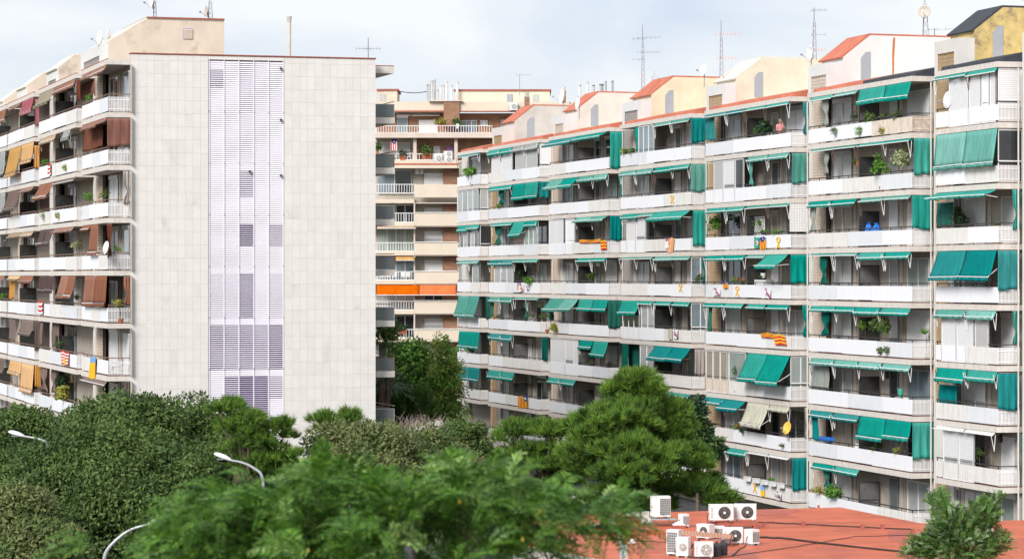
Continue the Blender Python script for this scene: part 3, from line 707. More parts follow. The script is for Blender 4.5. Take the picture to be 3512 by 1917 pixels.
# five lower storeys: yellow parapets and brick on one side, railed balconies on the other
for i, (ya, yb) in enumerate([(-72, 0), (55, 135), (233, 310), (407, 483), (585, 663), (755, 830), (930, 1005), (1105, 1180)]):
    if i: mN('balcony_parapet', 302, ya, 640, yb, 0, .18, 'mid_yellow')
    if i == 0: ya, yb = -21, 54; mM('balcony_parapet', 440, 1107, 1200, 1220, 0, .18, 'mid_yellow'); ya = -47; yb = -5
    mN('balcony_slab', -20, yb - 24, 301, yb, -.02, 1.5, 'mid_yellow')
    if i: baluster('N', 60, 301, ya - 2, yb - 24, .03)
    else: baluster('M', 100, 440, 1103, 1185, .03)
    if i and i < 7:
        top = [None, -47 + 42, 135, 310, 483, 663, 830][i]
        mN('brick_wall', 473, top, 640, ya + 10, .95, 1.4, 'brick')
        mN('ceiling_slab', 300, top - 3, 640, top + 2, .0, 1.4, 'mid_slab')
        kd = ['shutter', 'shutter', 'half', 'shutter', 'glass_dark', 'half', 'half'][i]
        mwin('N', 357, top + 28, 472, ya + 5, 1.4, kd, 2 if i in (1, 3, 4) else 1)
        mwin('N', 78, top + 8, 296, yb - 24, 1.4, ['glass_curtain', 'glass_dark', 'glass_curtain_green', 'glass_blue', 'glass_curtain', 'glass_dark', 'glass_dark'][i], 4)
        mN('balcony_pier', 297, top, 305, ya, .02, 1.4, 'mid_slab')
    if i: m = MB(); m.tube((mx_(px('N', 300)), -.05, mz_(py('N', ya - 3))), (mx_(px('N', 560)), -.05, mz_(py('N', ya - 3))), .04); mpart(m, 'handrail', 'metal_white')
# storey with the columns, window with the round tree reflection
mM('brick_wall', 688, 968, 1200, 1107, .9, 1.4, 'brick'); mwin('M', 515, 1005, 688, 1107, 1.35, 'shutter', 1)
mwin('M', 110, 975, 412, 1185, 1.3, ['glass_blue', 'glass_dark'], 2)
mM('balcony_slab', 100, 898, 925, 965, -.3, 1.4, 'mid_yellow'); mM('red_trim', 100, 922, 925, 937, -.33, -.28, 'red_roof')
mM('brick_wall', 455, 700, 1200, 900, 1.1, 1.4, 'brick')
for x in (428, 788): mM('column', x, 698, x + 28, 898, 0, .4, 'mid_slab')
mwin('M', 105, 735, 400, 865, 1.3, 'shutter_grey', 1); mwin('M', 600, 768, 664, 870, 1.1, 'glass_curtain', 1); mM('opening_shade_sheet', 722, 768, 768, 890, 1.05, 1.12, 'interior_shade')  # last piece: sheet in shade colour on the brick, no hole cut
baluster('M', 278, 425, 832, 895, .03); baluster('M', 458, 790, 836, 895, .03)
# terrace storey
mM('terrace_slab', 90, 655, 1140, 700, -.5, 3.0, 'mid_slab'); baluster('M', 100, 1118, 592, 658, -.35)
mM('brick_wall', 100, 470, 1700, 656, 2.6, 3.4, 'brick')
mwin('M', 275, 505, 372, 655, 2.58, 'glass_blue', 1, box=.3); mwin('M', 465, 530, 634, 640, 2.58, 'shutter', 1); mwin('M', 838, 532, 985, 655, 2.58, 'glass_blue', 3); mwin('M', 1012, 533, 1080, 580, 2.58, 'glass_curtain', 2); mwin('M', 1192, 530, 1260, 600, 2.58, 'glass_blue', 2)
mM('yellow_fascia', 90, 375, 692, 466, 1.2, 3.6, 'mid_yellow'); mM('yellow_fascia', 830, 378, 2000, 455, 1.2, 3.6, 'mid_yellow')
mM('red_trim', 90, 452, 692, 462, 1.1, 1.199, 'red_roof'); mM('red_trim', 830, 456, 1500, 463, 1.1, 1.199, 'red_roof')
mM('brick_stack', 692, 372, 830, 592, .9, 3.5, 'brick'); mM('stack_cap', 560, 366, 860, 374, .8, 4, 'mid_slab')
# roof houses
mM('roof_house', 780, 262, 1630, 378, 4, 12, 'render_cream'); mM('roof_house_coping', 775, 250, 1643, 266, 3.9, 12.1, 'red_brick_trim')
mM('roof_house_door', 1247, 293, 1297, 376, 3.93, 3.99, 'grey_door'); mM('roof_vent', 1477, 296, 1530, 376, 3.93, 3.99, 'shutter_grey')
mM('roof_house', 90, 262, 272, 372, 4, 10, 'render_tan'); mM('roof_house_coping', 90, 247, 286, 263, 3.9, 10.1, 'red_brick_trim'); mM('roof_vent', 117, 290, 170, 368, 3.93, 3.99, 'shutter_grey')
# ---------------------------------------------------------------- awnings
CW = dict(t='teal', p='pale teal', d='deep teal', f='faded teal', b='brown', r='rust', u='taupe', k='dark brown', n='tan', o='orange', y='amber', i='pink', g='grey', c='cream', v='olive', w='white')
CM = dict(t='teal', p='teal_pale', d='teal_deep', f='teal_faded', b='brown', r='rust', u='taupe', k='dark_brown', n='tan', o='orange', y='peach', i='pink', g='grey_cloth', c='cream', v='olive', w='white_cloth')
AWN = {  # section, storey: crop and (x0, x1, outward shift, drop, colour) measured along the slab edge
 'S1': {1: ('A', (1072,1330,0,34,'t'), (1335,1578,0,34,'t')), 2: ('A', (1078,1318,4,290,'p'), (1320,1600,35,300,'p')), 3: ('B', (1085,1335,100,62,'t'), (1337,1565,100,62,'t')),
        4: ('B', (1092,1320,72,240,'d'), (1325,1563,66,245,'d')), 5: ('B', (1085,1312,0,70,'p'), (1325,1562,0,75,'p')), 6: ('C', (1090,1325,30,115,'t'), (1330,1573,20,92,'t')), 7: ('C', (1075,1308,8,22,'w'), (1312,1552,8,22,'w'))},
 'S2': {1: ('A', (75,250,10,30,'p'), (262,450,10,32,'p'), (462,672,22,128,'t'), (677,882,28,138,'t')), 2: ('A', (75,258,0,18,'f'), (262,445,0,18,'f'), (460,665,0,20,'t'), (668,882,0,20,'t')),
        3: ('B', (60,240,0,50,'t'), (243,440,0,50,'t'), (470,650,0,38,'f'), (655,885,0,34,'f')), 4: ('B', (75,258,0,16,'f'), (262,450,0,18,'f'), (460,664,0,62,'t'), (668,876,0,58,'t')),
        5: ('B', (75,270,0,46,'t'), (275,428,0,46,'t'), (430,630,14,62,'t'), (640,872,14,62,'t')), 6: ('C', (75,260,0,56,'p'), (262,450,0,58,'p'), (457,640,0,56,'p'), (650,882,0,54,'p')),
        7: ('C', (70,250,0,58,'d'), (260,460,0,60,'d'), (467,670,32,190,'t'), (674,886,26,160,'t')), 8: ('C', (90,265,0,50,'t'), (270,460,0,52,'t'))},
 'S3': {1: ('D', (812,1002,0,34,'d'), (1006,1166,0,34,'d'), (1172,1347,0,22,'t'), (1352,1552,0,24,'t')), 2: ('D', (1192,1366,0,50,'p'), (1369,1552,0,52,'p')),
        3: ('D', (835,1000,0,42,'t'), (1004,1160,0,44,'t'), (1177,1366,0,22,'f'), (1370,1560,0,22,'f')), 4: ('E', (820,985,0,46,'t'), (989,1165,0,48,'t'), (1187,1342,0,32,'f'), (1350,1540,112,128,'t')),
        5: ('E', (815,980,0,40,'t'), (985,1150,0,42,'t'), (1187,1345,0,44,'t'), (1358,1556,0,46,'t')), 6: ('E', (1187,1355,92,250,'t'), (1357,1572,112,265,'t')),
        7: ('F', (152,310,42,55,'d'), (312,470,72,88,'d'), (487,656,66,190,'c'), (660,830,6,48,'c')), 8: ('F', (180,326,8,48,'t'), (330,486,8,52,'t'), (490,648,0,12,'w'), (652,822,0,12,'w'))},
 'S4': {1: ('D', (372,520,0,28,'f'), (524,683,0,28,'f')), 2: ('D', (76,206,0,46,'p'), (210,360,0,48,'p'), (373,526,0,48,'t'), (528,680,0,44,'t')),
        3: ('D', (88,226,0,46,'t'), (229,368,0,26,'f'), (375,525,76,84,'t'), (527,687,76,84,'t')), 4: ('E', (76,206,0,14,'f'), (210,356,0,14,'f'), (375,526,0,36,'p'), (528,683,0,36,'p')),
        5: ('E', (80,236,36,128,'t'), (238,360,0,26,'t'), (382,520,0,36,'t'), (534,686,0,40,'t')), 6: ('E', (372,525,72,126,'d'), (527,690,76,126,'d')), 7: ('E', (372,525,0,40,'t'), (527,690,0,40,'t'))},
 'S5': {1: ('G', (942,1080,80,72,'d'), (1082,1216,80,72,'d'), (1218,1352,60,56,'t'), (1354,1496,74,60,'t')), 2: ('G', (945,1076,70,106,'f'), (1078,1216,70,102,'t'), (1222,1362,0,56,'p'), (1367,1508,0,60,'p')),
        3: ('G', (1202,1350,45,50,'p'), (1352,1500,48,52,'p')), 4: ('H', (1208,1345,0,40,'t'), (1348,1486,0,36,'t')), 5: ('H', (945,1080,80,126,'f'), (1082,1216,80,122,'f'), (1226,1360,26,116,'t'), (1363,1506,26,118,'t')),
        6: ('H', (1230,1356,14,88,'t'), (1362,1516,40,152,'t')), 7: ('H', (905,1050,10,60,'t'), (1055,1190,10,60,'t'))},
 'S6': {1: ('G', (354,465,0,56,'t'), (468,582,0,58,'t'), (586,696,0,58,'g'), (698,836,0,62,'g')), 2: ('G', (362,582,0,48,'t'), (586,696,4,158,'t'), (699,832,8,158,'t')),
        3: ('G', (390,585,0,34,'t'), (592,706,55,150,'t'), (708,828,0,60,'t')), 4: ('H', (363,475,0,52,'d'), (478,597,0,54,'d'), (600,712,0,30,'t'), (714,836,0,30,'t')),
        5: ('H', (363,472,0,54,'f'), (474,588,0,58,'f'), (606,724,0,14,'t'), (726,845,0,14,'t')), 6: ('H', (365,480,0,62,'d'), (482,588,0,66,'d')), 7: ('H', (352,476,16,86,'t'), (478,600,16,86,'t'))},
 'S7': {1: ('G', (55,265,0,20,'d'),), 3: ('G', (60,157,0,66,'t'), (159,266,0,50,'t')), 4: ('H', (62,166,0,32,'p'), (168,262,0,32,'p')), 5: ('H', (64,166,48,205,'f'), (168,275,56,205,'f')), 6: ('H', (68,268,0,165,'t'),), 7: ('H', (60,160,0,135,'d'), (165,265,0,135,'d'))},
}
AWL = {
 'L0': {1: ('I', (712,775,0,56,'r'), (777,915,0,60,'r')), 2: ('I', (712,845,0,60,'r'), (848,920,0,46,'r')), 4: ('J', (800,874,0,56,'r'), (872,946,6,300,'r')), 5: ('K', (742,832,16,268,'r'), (834,942,16,272,'r')), 7: ('K', (725,945,4,46,'u'),)},
 'L1': {1: ('I', (345,470,55,140,'v'), (473,655,6,72,'r')), 2: ('I', (356,480,0,60,'n'), (545,605,0,90,'g')), 3: ('J', (385,450,70,160,'r'), (452,520,72,160,'r'), (526,725,0,42,'u')), 4: ('J', (388,445,42,160,'k'), (447,515,42,160,'k'), (517,712,0,50,'r')),
        5: ('K', (344,412,6,150,'k'), (414,476,6,150,'k'), (535,600,42,200,'r'), (602,668,42,200,'r')), 8: ('K', (350,425,14,120,'n'), (427,482,4,80,'n'))},
 'L2': {1: ('I', (92,180,0,40,'r'), (190,295,22,130,'i')), 2: ('J', (92,205,55,285,'y'), (207,325,6,195,'y')), 3: ('J', (82,200,58,200,'u'), (202,328,4,46,'r')), 4: ('J', (85,205,0,46,'n'), (207,335,0,50,'n')), 5: ('K', (75,175,0,40,'y'), (177,290,0,68,'r')),
        6: ('K', (190,300,26,140,'u'),), 7: ('K', (86,185,0,120,'y'), (187,300,2,250,'y')), 8: ('K', (75,135,26,150,'u'), (137,188,26,150,'u'))},
 'L3': {1: ('I', (0,50,14,110,'r'),), 2: ('J', (0,50,4,230,'g'),), 3: ('J', (0,50,8,190,'g'),), 5: ('J', (0,40,0,56,'r'),), 7: ('K', (0,40,0,130,'u'),)},
}
used_labels = set()
def uniq(lbl):
    assert lbl not in used_labels, lbl
    used_labels.add(lbl); return lbl
def awning(B, q, k, s0, s1, proj, drop, col, idx, group):
    fr = B.fr; z = B.Z(k - 1) - SLAB - .015; rr = random.Random(int(s0 * 97) + k * 13)
    state = 'extended' if proj > .55 and drop < 1.1 else 'lowered' if drop > .75 else 'rolled'
    t = thing('awning', fr, ((s0 + s1) / 2, 0, z), uniq(f"{CW[col]} {state} awning, {ORD[idx]} across, {ORD[k]} row from roof, {q.where}"), 'awning', group)
    base = ((s0 + s1) / 2, 0, z); cm = 'cloth_' + CM[col]
    val = 0 if drop < .2 else min(.2, drop * .35); fd = max(.05, drop - val); proj = max(.13, proj)
    wob = rr.uniform(.0, .03); ph = rr.uniform(0, 6); tilt = rr.uniform(-.04, .04) if state != 'rolled' else rr.uniform(-.02, .02)
    rs_ = rr.random()
    def fab(u, v):
        sag = (.05 + .05 * rs_) * math.sin(math.pi * v) * (1 if fd > .5 else .3)
        w = .028 * math.sin(u * 15 + ph + v) * v + .016 * math.sin(u * 37 + ph * 2) * v
        return (s0 + (s1 - s0) * u, .02 - proj * v + w + wob * math.sin(u * 3.1) * v, z - .01 - fd * v - sag + tilt * (u - .5) * v)
    m = MB(); m.grid(fab, 14, 6); c = m.build('canopy', cm, t, base, True)
    sm = c.modifiers.new('thickness', 'SOLIDIFY'); sm.thickness = .012
    zb = z - .01 - fd
    if val:
        m = MB(); n = max(6, int((s1 - s0) / .24)); sub = 4
        def edge(u): return (s0 + (s1 - s0) * u, -proj - .012 + .02 * math.sin(u * 23 + ph), zb + tilt * (u - .5))
        vs = []; fs = []
        N_ = n * sub; scal = rr.random() < .75
        for i in range(N_ + 1):
            u = i / N_; x, y, zz = edge(u); f = abs(math.sin(math.pi * (i / sub))) if scal else 1
            vs += [(x, y, zz), (x, y - .015 + .02 * math.sin(u * 31 + ph), zz - val * (.72 + .28 * f))]
        for i in range(N_): fs.append((2*i, 2*i+2, 2*i+3, 2*i+1))
        m.add(vs, fs); v_ = m.build('valance', cm, t, base, True); v_.modifiers.new('thickness', 'SOLIDIFY').thickness = .008
    m = MB(); zl = zb - tilt * .5; zr = zb + tilt * .5
    m.tube((s0, -proj - .02, zl), (s1, -proj - .02, zr), .026, n=6); m.build('front_bar', 'metal_white' if B is RB or rr.random() < .5 else 'metal_grey', t, base)
    am = 'metal_white' if B is RB else 'metal_grey'
    for i, s in enumerate((s0 + .06, s1 - .06)):
        m = MB()
        if proj > .4:
            m.tube((s, .08, z - min(1.0, .25 + fd * .5)), (s, -proj - .01, (zl, zr)[i]), .017, n=5); m.build('arm', am if rr.random() < .8 else 'metal_brown', t, base)
        elif drop < .8 and q.key not in ('L0', 'L2', 'L3') and rr.random() < .75:
            lo = z - rr.uniform(.75, 1.0); m.tube((s, .06, z - .1), (s, .0, lo), .017, n=5); m.tube((s, -.16, z - .12), (s, .0, lo), .017, n=5); m.build('arm', am if rr.random() < .75 else 'metal_brown', t, base)
for B, TAB, grp in ((RB, AWN, 'teal awnings on the long white block'), (LB, AWL, 'brown and amber awnings by the grey wall')):
    for key, rows_ in TAB.items():
        q = B.secs[key]
        for k, (c, *items) in rows_.items():
            for idx, (x0, x1, sh, dr, col) in enumerate(items):
                s0, s1 = B.fr.s(px(c, x0)), B.fr.s(px(c, x1)); s1 = min(s1, q.b - .01); s0 = max(s0, q.a + .01)
                mp_ = B.fr.mpp((s0 + s1) / 2)
                awning(B, q, k, s0 + .01, s1 - .01, sh / sc(c) * mp_ * 1.05, dr / sc(c) * mp_, col, idx + 1, grp)

# ---------------------------------------------------------------- hanging curtains on balcony ends and fronts
def curtain(B, q, k, mode, x0, x1, y0, y1, col, note='', tied=False, cw=None):
    fr = B.fr; rr = random.Random(int(x0) * 7 + k)
    if mode == 'ret':
        s = q.b + .015; a, b_ = fr.e(x0, s), fr.e(x1, s); z1 = fr.z(y0, s, a); z0 = fr.z(y1, s, a)
        P = lambda t, z, w: (s + w, a + (b_ - a) * t, z); base = (s, (a + b_) / 2, z1); ln = b_ - a
    else:
        e = mode; a, b_ = fr.s(x0, e), fr.s(x1, e); z1 = fr.z(y0, a, e); z0 = fr.z(y1, a, e)
        P = lambda t, z, w: (a + (b_ - a) * t, e + w, z); base = ((a + b_) / 2, e, z1); ln = b_ - a
    zc = B.Z(k - 1) - SLAB - .02; z1 = min(z1, zc)
    lbl = f"{cw or col.replace('_', ' ')} {'tied ' if tied else ''}curtain {note + ', ' if note else ''}{ORD[k]} row from roof, {q.where}"
    t = thing('balcony_curtain', fr, base, uniq(lbl), 'curtain', 'curtains hung on balconies'); ph = rr.uniform(0, 6); fq = rr.uniform(14, 22)
    def fn(u, v):
        z = z1 + (z0 - z1) * v; uu = u
        if tied:
            p = 1 - .78 * math.exp(-((v - .62) / .16) ** 2); uu = .6 + (u - .6) * p
        w = .035 * math.sin(u * fq + ph + v * .6) * (.35 + .65 * v if not tied else 1) + .01 * math.sin(u * 37 + ph) + .05 * math.sin(v * 5 + ph) * .5
        lowz = z - (.05 * math.sin(u * 5 + ph) * v)
        return P(uu, lowz, w + .03)
    m = MB(); m.grid(fn, 22, 10); o = m.build('drape', 'cloth_' + col, t, base, True); o.modifiers.new('thickness', 'SOLIDIFY').thickness = .01
    p = Vector(P(0, z1, .03)); q2 = Vector(P(1, z1, .03)); m = MB(); m.tube(p, q2, .016, n=5); m.build('curtain_rod', 'metal_grey', t, base)
def cur(B, key, k, c, mode, x0, x1, y0, y1, col, note='', tied=False): curtain(B, B.secs[key], k, mode, px(c, x0), px(c, x1), py(c, y0), py(c, y1), col, note, tied)
for a in [('S2',2,'A','ret',897,1052,1112,1405,'teal'), ('S2',3,'B','ret',888,1050,280,552,'teal'), ('S2',7,'C','ret',886,1056,820,1112,'teal'), ('S1',4,'B','ret',1572,1748,728,1040,'teal_deep'), ('S1',6,'C','ret',1576,1742,420,716,'teal_deep'),
          ('S1',3,'B','ret',1690,1756,238,552,'teal','',True), ('S1',5,'B','ret',1688,1752,1212,1480,'teal_faded','',True), ('S1',7,'C','ret',1728,1758,905,1200,'teal_pale','',True),
          ('S3',2,'D','ret',1572,1714,578,842,'teal_faded'), ('S3',4,'E','ret',1560,1726,190,440,'teal'), ('S3',8,'F','ret',834,970,618,868,'teal_deep'), ('S3',1,'D','ret',1672,1718,130,405,'teal_deep','',True), ('S3',5,'E','ret',1668,1722,635,900,'teal','',True),
          ('S3',7,'F','ret',932,968,222,455,'cream','',True), ('S4',1,'D','ret',690,812,264,482,'teal_deep'), ('S4',2,'D','ret',690,826,670,912,'teal_faded'), ('S4',3,'D','ret',704,812,1080,1390,'teal'), ('S4',4,'E','ret',786,836,205,440,'green_dark','',True), ('S4',6,'E','ret',722,826,1015,1240,'striped_cloth'),
          ('S5',1,'G','ret',1524,1652,282,640,'teal'), ('S5',3,'G','ret',1524,1655,1097,1332,'teal_deep'), ('S5',2,'G','ret',1606,1652,705,905,'teal','',True), ('S5',5,'H','ret',1506,1632,645,912,'green_dark'), ('S6',2,'G','ret',840,938,762,926,'teal_deep'), ('S6',6,'H','ret',866,924,1005,1226,'green_dark'),
          ('S3',2,'D',.06,1198,1228,660,860,'teal_faded','by the divider',True), ('S3',5,'E',.06,838,870,650,862,'green_dark','by the lattice'), ('S2',3,'B',.08,64,112,372,580,'pattern_cloth','by the lattice',True), ('S2',1,'A',.08,168,212,795,1015,'pattern_cloth','by the lattice',True), ('S2',2,'A',.08,176,212,1212,1406,'pattern_cloth','by the lattice',True),
          ('S2',4,'B',.08,148,196,775,1005,'green_dark','by the lattice',True), ('S2',5,'B',.08,150,215,1220,1406,'green_dark','by the lattice',True), ('S2',7,'C',.08,84,128,770,955,'teal_deep','by the lattice'), ('S2',8,'C',.08,178,226,1180,1340,'green_dark','by the lattice',True), ('S2',6,'C',.2,74,214,358,550,'pattern_cloth','by the lattice'),
          ('S1',3,'B',.3,1076,1212,345,540,'green_dark','beside the leafy shrub'), ('S1',6,'C',.3,1092,1246,508,660,'teal_deep','behind the stepladder'), ('S3',1,'D',.1,816,896,278,470,'teal_deep','at the lattice end'), ('S4',1,'D',.06,204,230,345,560,'teal','by the lattice',True), ('S4',6,'E',.06,78,138,968,1190,'green_dark','at the lattice end'), ('S4',6,'E',.5,142,232,972,1185,'green_dark','behind the end drape'),
          ('S6',2,'G',.08,448,500,842,990,'green_dark','by the lattice',True), ('S6',3,'G',.08,416,472,1190,1380,'green_dark','by the lattice',True), ('S6',5,'H',.1,690,736,640,822,'green_dark','by the divider',True), ('S5',5,'H',.1,938,976,745,840,'green_dark','by the lattice'), ('S6',5,'H',.1,366,400,660,800,'green_dark','at the lattice end'), ('S7',5,'H','ret',325,362,608,825,'green_dark')]:
    cur(RB, *a)
for a in [('L0',2,'I','ret',922,1120,1020,1262,'brown'), ('L0',3,'J','ret',1188,1268,245,560,'striped_cloth','',True), ('L0',4,'J','ret',1030,1078,752,1068,'brown','',True), ('L0',5,'K','ret',1084,1152,0,245,'rust','',True), ('L0',7,'K','ret',1094,1156,908,1060,'dark_brown','',True), ('L0',2,'I',.5,712,878,1110,1310,'brown','behind the awning'),
          ('L1',1,'I','ret',656,690,690,868,'brown'), ('L1',1,'I',1.0,690,818,690,868,'brown','deep inside'), ('L1',6,'K',.1,348,372,380,600,'taupe','at the far end'), ('L1',6,'K',.3,450,515,392,610,'taupe','by the divider'), ('L1',7,'K',.1,356,412,775,990,'taupe','at the far end',True), ('L1',7,'K',.3,445,492,798,1010,'taupe','by the divider',True),
          ('L2',2,'J','ret',326,384,0,222,'orange'), ('L2',7,'K','ret',304,354,760,966,'orange'), ('L2',6,'K','ret',300,350,372,640,'taupe'), ('L2',6,'K',.1,78,136,348,555,'taupe','at the far end'), ('L2',8,'K',.3,192,250,1100,1230,'dark_brown','behind the awnings'), ('L2',1,'I','ret',300,338,858,1085,'pink'), ('L1',3,'J',1.1,385,520,520,632,'dark_brown','low behind the awnings'), ('L2',5,'K',.1,74,130,38,190,'orange','at the far end')]:
    cur(LB, *a)

# ---------------------------------------------------------------- leaves
def unit(a): return a / np.maximum(1e-9, np.linalg.norm(a, axis=1, keepdims=True))
def leaf_quads(rs, pos, axis, L_, W_, nh=None):
    """diamond leaves: one quad each, slightly cupped"""
    n = len(pos); a = unit(axis); side = unit(np.cross(a, rs.normal(size=(n, 3)) if nh is None else nh)); nrm = np.cross(a, side)
    L_ = np.asarray(L_).reshape(-1, 1); W_ = np.asarray(W_).reshape(-1, 1)
    v = np.empty((n, 4, 3)); v[:, 0] = pos; v[:, 1] = pos + a * L_ * .5 + side * W_ * .5 + nrm * W_ * .2; v[:, 2] = pos + a * L_; v[:, 3] = pos + a * L_ * .5 - side * W_ * .5 + nrm * W_ * .2
    return v.reshape(-1, 3)
def sphere(rs, n): return unit(rs.normal(size=(n, 3)))
def blob_leaves(rs, centers, radii, per, L_, W_, squash=.8, droop=.25, shell=(.66, 1.05)):
    """leaves spread through shells round the given clump centres"""
    n = len(centers) * per; c = np.repeat(centers, per, 0); r = np.repeat(radii, per)[:, None]
    d = sphere(rs, n); pos = c + d * r * rs.uniform(*shell, (n, 1)) * np.array([1, 1, squash])
    ax = d * .35 + rs.normal(size=(n, 3)) * .7 + np.array([0, 0, -droop]); s = rs.uniform(.7, 1.35, n)
    return leaf_quads(rs, pos, ax, L_ * s, W_ * s, d + np.array([0, 0, .35]) + rs.normal(size=(n, 3)) * .38)     # blades lie roughly along the clump's skin
def clumps(rs, c, rad, n, r0, r1, inner=.72):
    d = sphere(rs, n); d[:, 2] = np.where(d[:, 2] < -.55, -d[:, 2], d[:, 2])
    return np.asarray(c) + d * np.asarray(rad) * rs.uniform(inner, 1.0, (n, 1)), rs.uniform(r0, r1, n)
def trunk_mesh(rs, foot, tops, r, n=7):
    m = MB(); foot = Vector(foot); hub = foot + (Vector(np.mean(np.asarray(tops), 0)) - foot) * .45; hub.x = foot.x * .6 + hub.x * .4
    mid = (foot + hub) / 2 + Vector((rs.uniform(-.15, .15), rs.uniform(-.15, .15), 0)); m.path([foot, mid, hub], r, r * .65, n)
    for t in tops:
        t = Vector(t); k = hub + (t - hub) * .5 + Vector((rs.uniform(-.3, .3), rs.uniform(-.3, .3), rs.uniform(-.1, .35))); m.path([hub, k, t], r * .42, r * .1, 5)
    return m
def broad_tree(name, label, cat, group, ells, Y, mats, leaf, n_cl, per, cl_r, seed, trunk_r=.22, foot=None, squash=.85, extra=None):
    """ells: crown ellipses in photo pixels (cx, cy, rx, ry) at distance Y (or with own offset)"""
    rs = np.random.RandomState(seed); mp_ = Y / F; C, Rr = [], []; tops = []
    for (cx, cy, rx, ry, *o) in ells:
        dy = o[0] if o else 0; p = at(cx, cy, Y + dy); rad = (rx * mp_, rx * mp_ * .8, ry * mp_)
        n = max(6, int(n_cl * rx * ry / 40000)); c, r = clumps(rs, p, rad, n, *cl_r); C.append(c); Rr.append(r); tops += [c[i] for i in range(0, n, max(1, n // 5))]
        c2, r2 = clumps(rs, p, np.array(rad) * .6, n // 3, cl_r[0] * .9, cl_r[1] * 1.1); C.append(c2); Rr.append(r2)
    C = np.concatenate(C); Rr = np.concatenate(Rr); p0 = at(*[np.mean([e[i] for e in ells]) for i in (0, 1)], Y)
    ft = Vector((p0.x, Y, 0)) if foot is None else Vector((*foot, 0))
    t = thing(name, WF, ft, uniq(label), cat, group)
    v = blob_leaves(rs, C, Rr, per, leaf[0], leaf[1], squash) - np.array(ft)
    n = len(v) // 4; mi = np.repeat(rs.choice(len(mats), len(C), p=np.array([.7, .3])[:len(mats)] if len(mats) == 2 else None), per) if len(mats) > 1 else None
    fast_mesh('crown', v, 4, mats, t, mi); trunk_mesh(rs, ft, tops[:14], trunk_r).build('trunk', 'bark', t, ft)
    return t
def needle_tufts(rs, centers, radii, per, nl, L_, w, up=.35):
    """pine foliage: tufts of needles standing on clump surfaces"""
    n = len(centers) * per; c = np.repeat(centers, per, 0); r = np.repeat(radii, per)[:, None]
    d = sphere(rs, n); d[:, 2] = np.abs(d[:, 2]) * .9 + d[:, 2] * .1 if up > .6 else d[:, 2]
    pos = c + d * r * rs.uniform(.55, 1.0, (n, 1)) * np.array([1, 1, .75]); ax = unit(d + np.array([0, 0, up]))
    N = n * nl; P = np.repeat(pos, nl, 0); A = unit(np.repeat(ax, nl, 0) + rs.normal(size=(N, 3)) * .42); s = rs.uniform(.7, 1.2, (N, 1)) * L_
    P = P + np.repeat(ax, nl, 0) * rs.uniform(0, .5, (N, 1)) * L_
    side = unit(np.cross(A, rs.normal(size=(N, 3)))) * w; v = np.empty((N, 3, 3)); v[:, 0] = P - side; v[:, 1] = P + side; v[:, 2] = P + A * s
    return v.reshape(-1, 3)
def pine_tree(name, label, group, ells, Y, mats, n_cl, per, nl, L_, cl_r, seed, foot=None, trunk_r=.25, up=.35, w=.016):
    rs = np.random.RandomState(seed); mp_ = Y / F; C, Rr, tops = [], [], []
    for (cx, cy, rx, ry, *o) in ells:
        p = at(cx, cy, Y + (o[0] if o else 0)); rad = (rx * mp_, rx * mp_ * .85, ry * mp_); n = max(5, int(n_cl * rx * ry / 40000))
        c, r = clumps(rs, p, rad, n, *cl_r); C.append(c); Rr.append(r); tops += [c[i] for i in range(0, n, max(1, n // 4))]
        c2, r2 = clumps(rs, p, np.array(rad) * .55, n // 4, *cl_r); C.append(c2); Rr.append(r2)
    C = np.concatenate(C); Rr = np.concatenate(Rr); p0 = at(*[np.mean([e[i] for e in ells]) for i in (0, 1)], Y)
    ft = Vector((p0.x, Y, 0)) if foot is None else Vector((*foot, 0)); t = thing(name, WF, ft, uniq(label), 'tree', group)
    v = needle_tufts(rs, C, Rr, per, nl, L_, w, up) - np.array(ft); mi = np.repeat(rs.choice(2, len(C) * per, p=[.68, .32]), nl)
    fast_mesh('crown', v, 3, mats, t, mi); trunk_mesh(rs, ft, tops[:16], trunk_r).build('trunk', 'bark', t, ft)
    return t
def fronds(rs, org, d, L_, pairs, lw, droop=.5, lf=.22):
    """feathery compound leaves: arching midribs with paired leaflets; returns leaf quads"""
    n = len(org); d = unit(d); L_ = L_.reshape(-1, 1); side = unit(np.cross(d, np.array([0, 0, 1.0]) + rs.normal(size=(n, 3)) * .35)); out = []
    for i in range(pairs):
        t = (i + .6) / pairs; p = org + d * L_ * t + np.array([0, 0, -1.0]) * L_ * droop * t * t; tang = unit(d + np.array([0, 0, -2.0 * droop * t])); l = L_ * lf * (1 - .65 * abs(t - .4)) * rs.uniform(.8, 1.2, (n, 1))
        for sg in (-1, 1):
            ax = unit(side * sg + tang * .6 + rs.normal(size=(n, 3)) * .14 + np.array([0, 0, -.12])); w = unit(tang - ax * np.sum(tang * ax, 1, keepdims=True)) * lw * l / (lf * L_.mean()) * .5
            q = np.empty((n, 4, 3)); q[:, 0] = p; q[:, 1] = p + ax * l * .5 + w; q[:, 2] = p + ax * l; q[:, 3] = p + ax * l * .5 - w; out.append(q)
    return np.concatenate([o.reshape(n, 4, 3) for o in out], 1).reshape(-1, 3)

